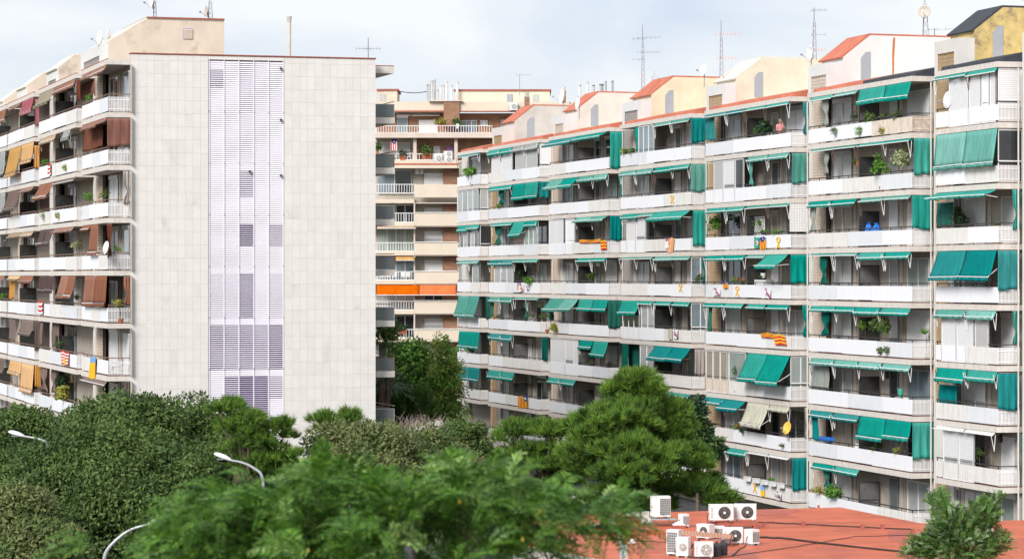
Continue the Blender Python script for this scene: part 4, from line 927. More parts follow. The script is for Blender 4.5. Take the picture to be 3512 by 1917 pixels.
# ---------------------------------------------------------------- trees
OAK = ['leaf_oak', 'leaf_oak_dark']
GT = 'broad dark-leaved street trees'
broad_tree('oak_tree', 'broad dark green tree with its top against the brown-awninged balconies', 'tree', GT, [(430, 1530, 210, 150), (330, 1680, 270, 190, -3), (520, 1750, 240, 190, -5), (300, 1850, 200, 130, -4)], 128, OAK, (.20, .095), 36, 720, (.7, 1.3), 11, .3)
broad_tree('oak_tree', 'broad dark green tree rising in front of the louvred grey wall', 'tree', GT, [(660, 1540, 190, 135), (760, 1680, 220, 170, -3), (640, 1840, 260, 150, -5), (880, 1790, 200, 170, -2)], 131, OAK, (.20, .095), 36, 720, (.7, 1.3), 12, .3)
broad_tree('oak_tree', 'dark tree behind the lamp head at the corner of the brown-awninged block', 'tree', GT, [(70, 1560, 140, 140), (60, 1680, 170, 130, -2), (210, 1600, 90, 90, 3)], 138, OAK, (.20, .095), 40, 640, (.65, 1.15), 13, .28)
broad_tree('oak_tree', 'yellowish-green rounded tree in the lower corner below the lamp', 'tree', GT, [(70, 1800, 140, 130), (150, 1890, 120, 100, -2), (-20, 1880, 130, 110)], 112, ['leaf_olive', 'leaf_oak'], (.21, .085), 110, 230, (.4, .75), 14, .22)
broad_tree('olive_tree', 'grey-green bushy tree in front of the stone wall corner', 'tree', GT, [(1190, 1560, 130, 105), (1330, 1570, 130, 115, -2), (1480, 1590, 120, 110), (1250, 1700, 230, 150, -3), (1560, 1660, 120, 110, -2), (1500, 1770, 220, 150, -4)], 124, ['leaf_olive', 'leaf_oak_dark'], (.21, .075), 95, 190, (.42, .75), 15, .25)
broad_tree('olive_tree', 'small dark bush beside the far narrow end of the long block', 'tree', GT, [(1590, 1500, 70, 60), (1640, 1560, 60, 60)], 150, ['leaf_oak', 'leaf_olive'], (.2, .08), 150, 160, (.35, .6), 16, .15)
# dead pale twigs of the grey-green tree
rs = np.random.RandomState(5); tw = thing('dry_bush', WF, at(1440, 1500, 126) * 1.0 - Vector((0, 0, at(1440, 1500, 126).z)), uniq('leafless pale pinkish bush among the grey-green tree tops'), 'bush')
m = MB(); b0 = tw.location
for i in range(70):
    a = at(1440 + rs.uniform(-60, 60), 1545, 126 + rs.uniform(-1.5, 1.5)); tip = a + Vector((rs.uniform(-.9, .9), rs.uniform(-.5, .5), rs.uniform(.6, 1.6))); k = (a + tip) / 2 + Vector((rs.uniform(-.15, .15), 0, .1)); m.path([a, k, tip], .022, .006, 4)
    for j in range(3): q_ = k + (tip - k) * rs.uniform(0, .8); m.tube(q_, q_ + Vector((rs.uniform(-.35, .35), rs.uniform(-.3, .3), rs.uniform(.1, .5))), .009, .004, 3)
m.build('branches', 'twig_dead', tw, b0)
m = MB(); f0 = Vector((b0.x, b0.y, 0)); m.path([f0, f0 + Vector((.1, .1, 3)), at(1440, 1545, 126)], .12, .05, 6); m.build('trunk', 'bark', tw, b0)
PG = 'pines with bright needle tufts'
PN = ['leaf_pine', 'leaf_pine_dark']
pine_tree('pine_tree', 'large rounded pine standing before the long white block', PG, [(2190, 1395, 95, 80), (2105, 1490, 120, 90, -1), (2265, 1490, 110, 95, 1), (2030, 1590, 85, 75), (2190, 1610, 150, 95, -2), (2340, 1600, 80, 60), (2420, 1690, 60, 40), (2160, 1720, 170, 60), (2185, 1325, 45, 30), (2480, 1735, 35, 22), (2010, 1470, 45, 40), (2360, 1700, 70, 45)], 128, PN, 100, 30, 22, .38, (.30, .68), 21, trunk_r=.3, up=.75, w=.02)
pine_tree('pine_tree', 'lower pine beside the large pine and the end of the long block', PG, [(1770, 1505, 50, 35), (1890, 1520, 70, 50), (1820, 1600, 95, 60), (1920, 1640, 90, 70)], 131, PN, 110, 30, 22, .36, (.30, .58), 22, up=.75, w=.02)
pine_tree('pine_tree', 'bright open pine against the white louvred strip', PG, [(770, 1425, 60, 30), (800, 1480, 60, 40), (870, 1470, 70, 45), (850, 1540, 90, 60), (960, 1500, 50, 40), (960, 1590, 75, 60), (890, 1620, 90, 60), (1000, 1640, 60, 40)], 123, PN, 60, 24, 24, .34, (.30, .5), 23, up=.75)
pine_tree('pine_tree', 'small pine tops peeping above the grey-green tree at the stone wall', PG, [(1110, 1470, 35, 28), (1180, 1455, 45, 26), (1140, 1510, 70, 40)], 126.5, PN, 120, 20, 24, .36, (.25, .45), 24, up=.7)
BG_ = 'trees in the gap between the blocks'
broad_tree('courtyard_tree', 'bright green leafy tree behind the side balconies', 'tree', BG_, [(1410, 1250, 75, 70), (1350, 1320, 80, 70), (1440, 1330, 90, 80, 3)], 215, ['leaf_bright', 'leaf_oak'], (.36, .15), 260, 130, (.7, 1.1), 31)
broad_tree('courtyard_tree', 'tall slender yellow-green tree in the gap between the blocks', 'tree', BG_, [(1515, 1190, 22, 35), (1535, 1260, 36, 40), (1500, 1310, 40, 40), (1545, 1350, 40, 45), (1490, 1410, 48, 40), (1560, 1420, 36, 30)], 200, ['leaf_poplar', 'leaf_bright'], (.24, .10), 420, 70, (.4, .8), 32, .15)
broad_tree('courtyard_tree', 'dense green tree close to the far narrow end of the long block', 'tree', BG_, [(1580, 1280, 50, 70), (1570, 1380, 60, 60), (1600, 1420, 60, 50)], 240, ['leaf_bright', 'leaf_oak_dark'], (.36, .15), 300, 130, (.7, 1.1), 33)
pine_tree('pine_tree', 'dark green pine under the lowest side balconies', BG_, [(1340, 1380, 70, 60), (1400, 1410, 70, 55), (1310, 1430, 50, 40)], 185, ['leaf_pine_dark', 'leaf_pine_dark'], 200, 18, 24, .5, (.5, .8), 34)
broad_tree('balcony_tree', 'sparse climbing tree beside the fifth side balcony of the stone-walled block', 'tree', BG_, [(1330, 1150, 36, 40), (1320, 1110, 24, 26)], 178, ['leaf_oak', 'leaf_oak'], (.22, .09), 420, 70, (.4, .7), 35, .1)
broad_tree('magnolia_tree', 'glossy dark-leaved tree between the large pine and the balconies', 'tree', BG_, [(2385, 1450, 45, 60), (2400, 1540, 60, 70)], 150, ['leaf_dark', 'leaf_oak_dark'], (.32, .14), 200, 120, (.4, .7), 36, .15)
# palm
rs = np.random.RandomState(8); pc = at(1310, 1320, 182); pt = thing('palm_tree', WF, Vector((pc.x, pc.y, 0)), uniq('palm with arching grey-green fronds below the side balconies'), 'tree', BG_)
n = 34; d = sphere(rs, n); d[:, 2] = np.abs(d[:, 2]) * .8; v = fronds(rs, np.repeat(np.array(pc)[None], n, 0), d, rs.uniform(1.8, 2.6, n), 22, .06, .5, .26) - np.array(pt.location)
fast_mesh('crown', v, 4, 'leaf_palm', pt); m = MB(); m.path([pt.location, pc], .25, .2, 8); m.build('trunk', 'bark', pt, pt.location)

# foreground feathery tree, close to the camera and out of focus
rs = np.random.RandomState(41); YF = 30.0
prof = [(310, 1840, 4), (650, 1760, 22), (700, 1715, 40), (770, 1690, 50), (880, 1700, 45), (960, 1695, 45), (1075, 1620, 55), (1190, 1600, 50), (1290, 1680, 50), (1400, 1640, 60), (1550, 1590, 60), (1670, 1585, 50), (1740, 1640, 45), (1830, 1700, 45), (1940, 1725, 30), (2030, 1705, 28), (2085, 1700, 14)]
tip = []                                                # branch tips: a spray of fronds grows from each
for (x, y, w) in prof:
    for j in range(int(w * .36)): tip.append((x + rs.normal() * 42, y + 25 + abs(rs.normal()) * 90 * (1.0 if x < 1800 and x > 600 else .4), YF + rs.normal() * .7))
for j in range(240): tip.append((rs.uniform(600, 1740), 1690 + 330 * rs.uniform() ** .8, YF + rs.normal() * .9))
for j in range(26): tip.append((rs.uniform(480, 660), rs.uniform(1950, 2080), YF + rs.normal() * .7))
for j in range(14): tip.append((rs.uniform(1760, 1900), rs.uniform(1720, 1960), YF + rs.normal() * .6))
org, d, Lf, mi = [], [], [], []
tip = [q_ for q_ in tip if not (1380 < q_[0] < 1640 and q_[1] > 1740 and q_[2] < YF + .25 and rs.uniform() < .8)]   # bare limbs show here
for (x, y, Y_) in tip:
    p = np.array(at(x, y, Y_)); out = np.array([(x - 1350) / 700.0, rs.normal() * .35, .55 + rs.normal() * .25]); out /= np.linalg.norm(out); pale = rs.uniform() < .22; big = rs.uniform(.75, 1.25)
    for k in range(7):
        f = out + rs.normal(size=3) * np.array([.55, .5, .38]); org.append(p + rs.normal(size=3) * .035); d.append(f); Lf.append(rs.uniform(.34, .60) * big); mi.append(1 if pale and rs.uniform() < .7 else 0)
org, d, Lf = np.array(org), np.array(d), np.array(Lf); n = len(org)
ft = thing('feathery_tree', WF, Vector((at(1400, 1800, YF).x, YF, 0)), uniq('blurred feathery green tree nearest the viewer, with scattered yellow leaves'), 'tree')
v = fronds(rs, org, d, Lf, 18, .021, .50, .19) - np.array(ft.location); fast_mesh('crown', v, 4, ['leaf_fern', 'leaf_fern_pale', 'leaf_autumn'], ft, np.repeat(mi, 36))
m = MB()
for (x0, y0, x1, y1) in ((1480, 2150, 1400, 1770), (1540, 2150, 1570, 1680), (1560, 2150, 1600, 1800), (1300, 2150, 1260, 1700), (1500, 2150, 1000, 1700), (1500, 2150, 700, 1800), (1500, 2150, 1850, 1750), (1500, 2150, 480, 1900)):
    a, b_ = at(x0, y0, YF), at(x1, y1, YF); m.path([a, (a + b_) / 2 + Vector((rs.uniform(-.1, .1), 0, -.08)), b_], .028, .009, 6)
m.path([ft.location, at(1500, 2400, YF), at(1500, 2140, YF)], .12, .06, 8); m.build('trunk', 'bark', ft, ft.location)
m = MB()
for i in range(6):
    p = at(rs.uniform(950, 1900), rs.uniform(1640, 1900), YF - 1.1); m.box(p - Vector((.014, .004, .02)), p + Vector((.014, .004, .02)))
m.build('yellow_leaves', 'leaf_autumn', ft, ft.location)['kind'] = 'stuff'
# silvery shrub by the red roof
rs = np.random.RandomState(42); YS = 88.0; org = []
for (cx, cy, rx, ry, n) in ((3255, 1815, 68, 85, 800), (3365, 1780, 55, 60, 480), (3195, 1880, 60, 58, 500), (3320, 1890, 110, 70, 1150), (3225, 1730, 40, 45, 90), (3420, 1860, 50, 45, 90), (3415, 1720, 22, 25, 24), (3140, 1890, 35, 40, 50)):
    for j in range(n):
        a = rs.normal(size=3); a /= np.linalg.norm(a); r = rs.uniform(.4, 1) ; org.append(at(cx + a[0] * rx * r, cy + a[2] * ry * r, YS + a[1] * rx * r * YS / F))
org = np.array(org); n = len(org); c0 = np.array(at(3290, 1880, YS)); d = unit(org - c0) * .7 + rs.normal(size=(n, 3)) * .4 + np.array([-.1, 0, .75])
ft = thing('feathery_shrub', WF, Vector((at(3290, 1880, YS).x, YS, 0)), uniq('feathery silver-green tree rising over the red roof'), 'tree')
v = fronds(rs, org, d, rs.uniform(.28, .52, n), 14, .03, .35, .19) - np.array(ft.location); fast_mesh('crown', v, 4, ['leaf_grevillea', 'leaf_grey'], ft, np.repeat(rs.choice(2, n, p=[.75, .25]), 28))
m = trunk_mesh(rs, ft.location, [at(3260, 1760, YS), at(3350, 1740, YS), at(3210, 1850, YS), at(3380, 1850, YS)], .12); m.build('trunk', 'bark', ft, ft.location)
# ---------------------------------------------------------------- plants on balconies
LEAFM = dict(g='leaf_bright', d='leaf_dark', o='leaf_oak', v='leaf_variegated', y='leaf_yellow', b='leaf_pine')
def plant(B, key, k, c, x, y, w, h, lm, desc, e=.22, shape='bush', pot='pot_terracotta'):
    """x, y: centre in the crop; w, h: size in crop pixels"""
    q = B.secs[key]; fr = B.fr; s = fr.s(px(c, x), e); mp_ = fr.mpp(s, e); z = fr.z(py(c, y), s, e); W_ = w / sc(c) * mp_ / 2; H_ = h / sc(c) * mp_ / 2
    rs = np.random.RandomState(int(x * 3 + y)); zb = B.Z(k); base = (s, e, zb)
    t = thing('potted_plant', fr, base, uniq(f"{desc}, {ORD[k]} row from roof, {q.where}"), 'plant', 'balcony plants')
    L_ = min(.22, max(.09, W_ * .3)); per = 34
    if shape == 'spiky':
        n = 30; d = sphere(rs, n); d[:, 2] = np.abs(d[:, 2]) + .2; d = unit(d); pos = np.tile([s, e, z - H_ * .5], (n, 1)); v = leaf_quads(rs, pos, d + 0, np.full(n, H_ * 1.4), np.full(n, .05))
    else:
        n = max(5, int(10 * W_ * H_ / .12)); n = min(n, 60)
        # the bush is stretched along the facade because the facade is seen at a slant
        cc, rr_ = clumps(rs, (s, e, z), (W_ * 1.5, min(.35, W_), H_), n, .10, .20, .3); v = blob_leaves(rs, cc, rr_, per, L_, L_ * .5, .9, .2)
    v = v - np.array(base); fast_mesh('foliage', v, 4, LEAFM[lm], t)
    zt = min(z - H_ * .4, zb + 1.3); hang = z - H_ > zb + .8 and any(w_ in desc for w_ in ('hanging', 'planter', 'box', 'trellis', 'cabinet', 'potted', 'window'))
    if e < 0: return
    m = MB()
    zp = z - H_ * .75 if hang else zb + .002
    m.lathe((s, e + .12, zp), [(.10, 0), (.15, .24), (.16, .27), (.13, .27)], 10); m.build('pot', pot, t, base)
    if not hang: m = MB(); m.tube((s, e + .12, zb + .2), (s, e + .05, max(zb + .4, z)), .022, .012, 5); m.build('stem', 'bark', t, base)
for a in [
    ('S2',1,'A',420,950,70,90,'d','glossy shrub at the divider',.2,'bush'), ('S2',1,'A',560,950,170,60,'o','row of low green plants',.25,'bush'), ('S2',1,'A',670,930,70,90,'o','spiky plant',.3,'spiky'), ('S2',1,'A',780,930,130,50,'o','low plants near the end',.25,'bush'), ('S2',1,'A',465,1065,34,90,'g','trailing vine over the panel',-.05,'bush'), ('S2',1,'A',270,1060,40,70,'o','thin trailing vine over the white panel',-.05,'bush'), ('S2',1,'A',640,1060,45,80,'y','dry trailing vine over the rusty panel',-.05,'bush'),
    ('S2',2,'A',625,1350,150,170,'g','full green bush over the rail',.05,'bush'), ('S2',2,'A',800,1300,180,140,'v','pale variegated bush',.15,'bush'), ('S2',2,'A',435,1300,60,100,'g','hanging spiky plant',.3,'spiky'), ('S2',2,'A',860,1200,70,80,'g','leafy hanging plant near the end',.4,'bush'),
    ('S2',5,'B',500,1340,90,150,'b','bright green climber by the divider',.3,'bush'), ('S2',5,'B',630,1345,190,190,'o','large rounded bush spilling over the rail',.05,'bush'), ('S2',5,'B',990,1375,100,90,'g','yucca on the end railing',.9,'spiky'), ('S2',5,'C',682,232,36,54,'o','small tuft hanging on the panel',-.06,'bush'), ('S2',5,'C',625,235,26,60,'o','thin trailing stem on the panel',-.06,'bush'),
    ('S1',3,'B',1260,470,150,160,'d','dark dense shrub behind the rail',.5,'bush'), ('S1',3,'B',1575,510,90,60,'g','airy plant near the end',.3,'spiky'), ('S1',7,'C',1420,1090,80,150,'o','tall thin-leaved plant',.35,'bush'), ('S1',7,'C',1335,1080,60,110,'d','dark plant behind the glass',.9,'bush'),
    ('S2',7,'C',600,1010,130,70,'o','mixed leafy plants under the awning',.3,'bush'), ('S2',7,'C',770,1050,70,60,'y','yellow trailing plant',.1,'bush'), ('S2',8,'C',250,1380,190,90,'g','broad-leaved plants on the parapet',.0,'bush'), ('S2',8,'C',130,1370,100,90,'y','straggly plants on the parapet end',.0,'bush'),
    ('S3',1,'D',1340,370,190,130,'d','large-leaved dark green plants at the rail',.3,'bush'), ('S3',1,'D',1270,385,70,60,'g','pale green plant beside the divider',.25,'bush'), ('S3',3,'D',890,1200,140,140,'g','green creeper on the lattice end',.4,'bush'), ('S3',3,'D',1240,1195,50,50,'g','round hanging plant on the trellis',.5,'bush','pot_dark'), ('S3',3,'D',1298,1185,28,30,'g','tiny hanging plant on the trellis',.5,'bush','pot_white'), ('S3',3,'D',1320,1268,80,40,'g','low plants at the rail',.2,'bush'), ('S3',3,'D',1440,1270,100,34,'g','second row of low plants at the rail',.2,'bush'), ('S3',3,'D',1640,1275,80,24,'d','flower box on the return',.8,'bush','pot_dark'),
    ('S3',4,'E',1075,412,30,40,'g','small potted plant on the rail',.2,'bush'), ('S3',4,'E',1305,375,34,40,'g','plant in white pot on the cabinet',.35,'spiky','pot_white'), ('S3',4,'E',1135,432,50,24,'o','low plant beside the potted one',.2,'bush'), ('S3',6,'E',1073,1205,50,80,'o','bushy plant before the pleated blind',.05,'bush'), ('S3',7,'F',450,405,80,80,'d','trailing plant over the rail',-.02,'bush'), ('S3',7,'F',395,375,50,30,'g','terracotta box plant on the rail',.05,'bush'), ('S3',7,'F',758,515,50,60,'o','aloe pushed through the panel',-.05,'spiky'), ('S3',8,'F',665,790,36,34,'g','small fern near the striped chair',.2,'bush'),
    ('S4',1,'D',100,560,40,60,'y','small cactus box at the lattice end',.0,'bush','pot_dark'), ('S4',1,'D',165,560,50,34,'g','rail planter at the lattice end',.0,'bush','pot_dark'), ('S4',4,'E',755,395,90,100,'o','leafy plant before the glazing',.6,'bush'),
    ('S6',2,'G',455,1003,110,34,'g','low planter full of leaves',.1,'bush'), ('S7',1,'G',175,680,190,70,'g','overflowing green window box',.02,'bush'), ('S6',4,'H',675,400,90,140,'d','dark climbing plant',.6,'bush'), ('S6',4,'H',745,455,160,50,'g','long green planter box on the rail',.02,'bush'), ('S5',4,'H',1330,425,110,90,'o','leafy shrub before the divider',.4,'bush'), ('S5',5,'H',990,920,120,110,'y','withered plant hanging outside the panel',-.08,'bush'), ('S5',5,'H',900,800,100,70,'o','shrub on the return side',.5,'bush'), ('S6',5,'H',745,805,90,60,'o','rail plant by the curtain',.2,'bush'), ('S6',5,'H',440,795,70,40,'o','rail plant by the lattice',.2,'bush'), ('S5',6,'H',1345,1245,100,70,'o','shrub behind the rail',.4,'bush'), ('S5',6,'H',1500,1275,80,40,'d','plants near the end railing',.3,'bush'), ('S7',6,'H',165,1125,120,40,'g','plants under the lowered awning',.1,'bush')]:
    plant(RB, *a)
for a in [('L0',3,'J',850,500,110,120,'g','leafy plant at the front',.15,'bush'), ('L0',3,'J',1000,480,110,110,'o','dark leafy plant behind the rail',.4,'bush'), ('L0',4,'J',1130,1000,60,60,'g','small plant near the end',.6,'bush'), ('L0',5,'K',1040,220,90,50,'y','yellow-flowered plant',.5,'bush'),
          ('L1',1,'I',770,850,80,80,'g','round green bush',.6,'bush'), ('L1',2,'J',425,165,90,50,'g','low green plant',.1,'bush'), ('L1',2,'J',625,220,30,60,'y','yellow tuft on the panel',-.05,'bush'), ('L1',3,'J',415,690,80,80,'g','fern outside the panel',-.05,'bush'), ('L1',3,'J',560,680,36,60,'y','yellow fern on the panel',-.05,'bush'), ('L1',4,'J',750,960,110,150,'v','tall pale bush at the end',.5,'bush'), ('L1',5,'K',680,190,90,60,'o','low shrub at the end',.3,'bush'), ('L1',7,'K',560,1030,200,120,'y','big yellow-green plant spilling over the rail',.0,'bush'), ('L1',7,'K',560,920,150,90,'d','dark hedge on the divider',.6,'bush'), ('L1',6,'K',510,580,60,60,'g','small green plant',.3,'bush'), ('L2',5,'K',30,165,60,30,'g','low plant at the far end',.2,'bush')]:
    plant(LB, *a)

# ---------------------------------------------------------------- flags, banners, ribbons
def flag(fr, s0, s1, z0, z1, e, mats, mi, label, cat='flag', wav=.05, slant=0):
    base = ((s0 + s1) / 2, e, z1); t = thing('hanging_' + cat, fr, base, uniq(label), cat, 'flags and banners on balconies'); ph = s0 * 3
    def fn(u, v): return (s0 + (s1 - s0) * u + slant * v, e - .03 + wav * math.sin(u * 9 + ph + v * 2) , z1 + (z0 - z1) * v + .03 * math.sin(u * 7 + ph))
    m = MB(); m.grid(fn, 18, 18, mi); o = m.build('cloth', mats, t, base, False); o.modifiers.new('thickness', 'SOLIDIFY').thickness = .006
    return t
def fl(B, c, x0, y0, x1, y1, mats, mi, label, cat='flag', e=.0, slant=0):
    fr = B.fr; s0, s1 = fr.s(px(c, x0), e), fr.s(px(c, x1), e); return flag(fr, s0, s1, fr.z(py(c, y1), s0, e), fr.z(py(c, y0), s0, e), e, mats, mi, label, cat, .03, slant), s0, s1, fr.z(py(c, y1), s0, e), fr.z(py(c, y0), s0, e)
YR = ['flag_yellow', 'flag_red', 'flag_blue', 'flag_white']
vs_ = lambda u, v: int(u * 9) % 2
hs_ = lambda u, v: int(v * 5.99) % 2
def est(u, v): return (3 if (abs(u - .5) < .12 and .12 < v < .26) else 2) if v < .42 and abs(u - .5) < .5 * (1 - v / .5) + .12 else int(u * 9) % 2
fl(RB, 'G', 1228, 1332, 1440, 1362, YR, hs_, 'red and yellow striped flag twisted along the rail, third row, pink-beige penthouse bay')
fl(RB, 'G', 1440, 1335, 1492, 1425, YR, hs_, 'red and yellow striped flag end hanging down, third row, pink-beige penthouse bay')
fl(RB, 'E', 465, 45, 500, 130, ['flag_white', 'flag_purple'], lambda u, v: 1 if v < .3 and u > .3 else 0, 'white printed banner beside orange cloth, third row, yellow red-roofed penthouse bay', 'banner')
fl(RB, 'E', 502, 42, 545, 170, ['orange_plastic', 'flag_white'], lambda u, v: 1 if int(u * 5) == 2 else 0, 'tapering orange striped cloth, third row, yellow red-roofed penthouse bay', 'flag', 0, -.3)
t, s0, s1, z0, z1 = fl(RB, 'E', 1245, 35, 1292, 130, ['flag_green', 'flag_white'], lambda u, v: 1 if (u - .5) ** 2 + ((v - .5) * 1.4) ** 2 < .09 else 0, 'green banner with a white disc reading SI, below the cream-roofed penthouse', 'banner')
def lettering(t, fr, base, text, s, e, z, size, mm='black_ink'):
    cu = bpy.data.curves.new('lettering', 'FONT'); cu.body = text; cu.size = size; cu.align_x = 'CENTER'; cu.align_y = 'CENTER'; cu.extrude = .003; cu.materials.append(M[mm])
    o = bpy.data.objects.new('lettering', cu); COL.objects.link(o); o.parent = t; o.location = (s - base[0], e - base[1], z - base[2]); o.rotation_euler = (R(90), 0, 0); o.scale = (2.2, 1, 1)
    bpy.context.view_layer.update(); me = bpy.data.meshes.new_from_object(o); me.name = 'lettering'; n = bpy.data.objects.new('lettering', me); n.parent = t; n.location = o.location; n.rotation_euler = o.rotation_euler; n.scale = o.scale
    bpy.data.objects.remove(o); n.name = 'lettering'; COL.objects.link(n); return n
lettering(t, RF, ((s0 + s1) / 2, 0, z1), 'Sí', (s0 + s1) / 2, -.10, (z0 + z1) / 2, .3)
fl(RB, 'E', 1302, 32, 1345, 142, YR, est, 'yellow and red starred flag beside the green banner, below the cream-roofed penthouse')
fl(RB, 'E', 978, 420, 1012, 482, YR, est, 'small starred flag bunched on the rail, fourth row, below the cream-roofed penthouse')
fl(RB, 'E', 1312, 872, 1420, 912, YR, hs_, 'red and yellow striped flag along the rail, fifth row, below the cream-roofed penthouse')
fl(RB, 'E', 1420, 885, 1512, 975, YR, hs_, 'red and yellow striped flag drooping, fifth row, below the cream-roofed penthouse', 'flag', 0, .3)
for c, x0, y0, x1, y1, l in (('E', 890, 480, 945, 545, 'crumpled white printed banner, fourth row, below the cream-roofed penthouse'), ('E', 1335, 485, 1392, 570, 'white and purple printed banner, fourth row, below the cream-roofed penthouse'), ('E', 537, 840, 578, 920, 'white printed banner, fifth row, below the yellow red-roofed penthouse'), ('F', 185, 395, 212, 455, 'white printed banner with a red mark, seventh row, below the cream-roofed penthouse'), ('F', 715, 875, 752, 940, 'white printed SOS banner, eighth row, below the cream-roofed penthouse'), ('H', 650, 480, 692, 560, 'white cloth banner hanging under the long planter, smallest beige penthouse bay'), ('H', 718, 505, 742, 550, 'small purple printed sheet under the long planter, smallest beige penthouse bay')):
    t, s0, s1, z0, z1 = fl(RB, c, x0, y0, x1, y1, ['flag_white', 'flag_purple', 'black_ink'], lambda u, v: 1 if abs(u - .2 - .7 * v) < .16 else 2 if .55 < v < .75 and .2 < u < .8 and int(u * 18) % 3 else 0, l, 'banner')
    if 'SOS' in l: lettering(t, RF, ((s0 + s1) / 2, 0, z1), 'SOS', (s0 + s1) / 2, -.10, (z0 + z1) / 2, .24)
fl(RB, 'E', 497, 835, 528, 930, ['cloth_cream', 'flag_white'], lambda u, v: 0, 'pale yellow cloth beside the printed banner, fifth row, yellow red-roofed penthouse bay')
fl(RB, 'H', 636, 470, 655, 545, YR + [], est, 'small starred flag under the long planter, smallest beige penthouse bay')
for i, (x0, x1) in enumerate(((1779, 1794), (1796, 1811))):
    s0, s1 = RF.s(x0), RF.s(x1); flag(RF, s0, s1, RF.z(1397, s0), RF.z(1356, s0), 0, YR, vs_ if i == 0 else est, ['yellow and red striped flag', 'yellow and red starred flag'][i] + ' in seventh row, below the smallest beige penthouse', 'flag', .03)
fl(RB, 'F', 596, 822, 622, 912, ['scarf_blue', 'flag_yellow'], lambda u, v: int(v > .45), 'blue and yellow scarf, eighth row, below the cream-roofed penthouse')
RWS = ['flag_red', 'flag_white', 'flag_yellow']
fl(LB, 'J', 463, 178, 495, 292, RWS, hs_, 'red and white striped flag, second row, one bay from the grey wall')
fl(LB, 'K', 340, 205, 380, 322, RWS, hs_, 'red and white striped flag, fifth row, one bay from the grey wall')
fl(LB, 'K', 538, 645, 606, 760, RWS, lambda u, v: 2 if .4 < u < .6 and v > .5 else int(v * 9) % 2, 'crumpled striped flag, sixth row, one bay from the grey wall')
fl(LB, 'K', 792, 690, 850, 885, ['flag_yellow', 'scarf_blue'], lambda u, v: int(v < .3), 'long yellow and blue scarf hanging beside the grey stone wall', 'flag', 0, -.4)
def ribbon(c, x, y0, y1, label):
    s = RF.s(px(c, x)); z0, z1 = RF.z(py(c, y1), s), RF.z(py(c, y0), s); h = z1 - z0; base = (s, 0, z1); t = thing('ribbon_sign', RF, base, uniq(label), 'ribbon', 'yellow ribbons on the panels'); w = .34
    pts = [(-.9, 0), (.1, .5), (.75, .78), (.55, .95), (0, 1), (-.55, .95), (-.75, .78), (-.1, .5), (.9, 0)]; m = MB()
    for i in range(len(pts) - 1):
        a, b_ = pts[i], pts[i + 1]; off = .004 * i; m.prism([(s + a[0] * w - .09, z0 + a[1] * h), (s + a[0] * w + .09, z0 + a[1] * h), (s + b_[0] * w + .09, z0 + b_[1] * h + .001), (s + b_[0] * w - .09, z0 + b_[1] * h + .001)], 1, .02 - off, .03 - off)
    m.build('ribbon', 'flag_yellow', t, base)
for a in (('E', 1453, 35, 135, 'yellow ribbon on the third-row panel, below the cream-roofed penthouse'), ('E', 1093, 465, 550, 'yellow ribbon on the fourth-row panel, below the cream-roofed penthouse'), ('E', 596, 442, 510, 'yellow ribbon on the fourth-row panel, below the yellow red-roofed penthouse'), ('D', 522, 945, 1015, 'yellow ribbon on the second-row panel, below the yellow red-roofed penthouse'), ('F', 542, 800, 885, 'yellow ribbon on the eighth-row panel, below the cream-roofed penthouse')): ribbon(*a)

# ---------------------------------------------------------------- furniture and small things on balconies
def bx_thing(B, c, x0, y0, x1, y1, e, d, name, mm, label, cat, fn=None):
    fr = B.fr; s0, s1 = fr.s(px(c, x0), e), fr.s(px(c, x1), e); z0, z1 = fr.z(py(c, y1), s0, e), fr.z(py(c, y0), s0, e); base = ((s0 + s1) / 2, e, z0); t = thing(name, fr, base, uniq(label), cat); return t, base, s0, s1, z0, z1
t, base, s0, s1, z0, z1 = bx_thing(RB, 'E', 1246, 412, 1348, 455, .3, .5, 'storage_cabinet', 'frame_white', 'low white cabinet with a plant pot, fourth row, below the cream-roofed penthouse', 'cabinet')
z0 = RB.Z(4); m = MB(); m.box((s0, .3, z0 + .003), (s1, .75, z1)); m.build('body', 'frame_white', t, base); m = MB(); m.box((s0 - .02, .28, z1 + .001), (s1 + .02, .77, z1 + .03)); m.build('top', 'frame_white', t, base)
for i, (x0, x1, y0) in enumerate(((482, 540, 512), (536, 606, 520))):
    t, base, s0, s1, z0, z1 = bx_thing(RB, 'B', x0, y0, x1, 560, .35, .4, 'plastic_bag', 'plastic_blue', ['taller', 'lower'][i] + ' knotted blue plastic bag behind the rail, below the white penthouse', 'bag')
    rs = np.random.RandomState(i); m = MB(); w2 = (x1 - x0) / 2.344 * .0147 * .62; m.lathe(((s0 + s1) / 2, .55, RB.Z(3) + .03), [(w2 * .8, 0), (w2, .5), (w2 * .95, z1 - RB.Z(3) - .25), (w2 * .5, z1 - RB.Z(3) - .1), (.06, z1 - RB.Z(3) - .02), (.12, z1 - RB.Z(3) + .05)], 14)
    m.v = [(a + rs.uniform(-.04, .04), b_ + rs.uniform(-.04, .04), c_ + rs.uniform(-.03, .03)) for a, b_, c_ in m.v]; m.build('bag', 'plastic_blue', t, base)
t, base, s0, s1, z0, z1 = bx_thing(RB, 'C', 770, 572, 804, 612, .3, .3, 'watering_can', 'flag_green', 'green watering can by the rail, sixth row, below the white penthouse', 'watering can')
m = MB(); sm_ = (s0 + s1) / 2; m.lathe((sm_, .35, z0), [(.12, 0), (.13, .3), (.11, .42)], 12); m.tube((sm_ - .1, .35, z0 + .1), (sm_ - .4, .35, z0 + .45), .025, .02); m.path([(sm_ + .1, .35, z0 + .08), (sm_ + .28, .35, z0 + .25), (sm_ + .1, .35, z0 + .42)], .015); m.build('can', 'flag_green', t, base)
m = MB(); m.box((sm_ - .4, .2, RB.Z(6) + .01), (sm_ + .4, .6, z0)); m.build('stand', 'frame_white', t, base)
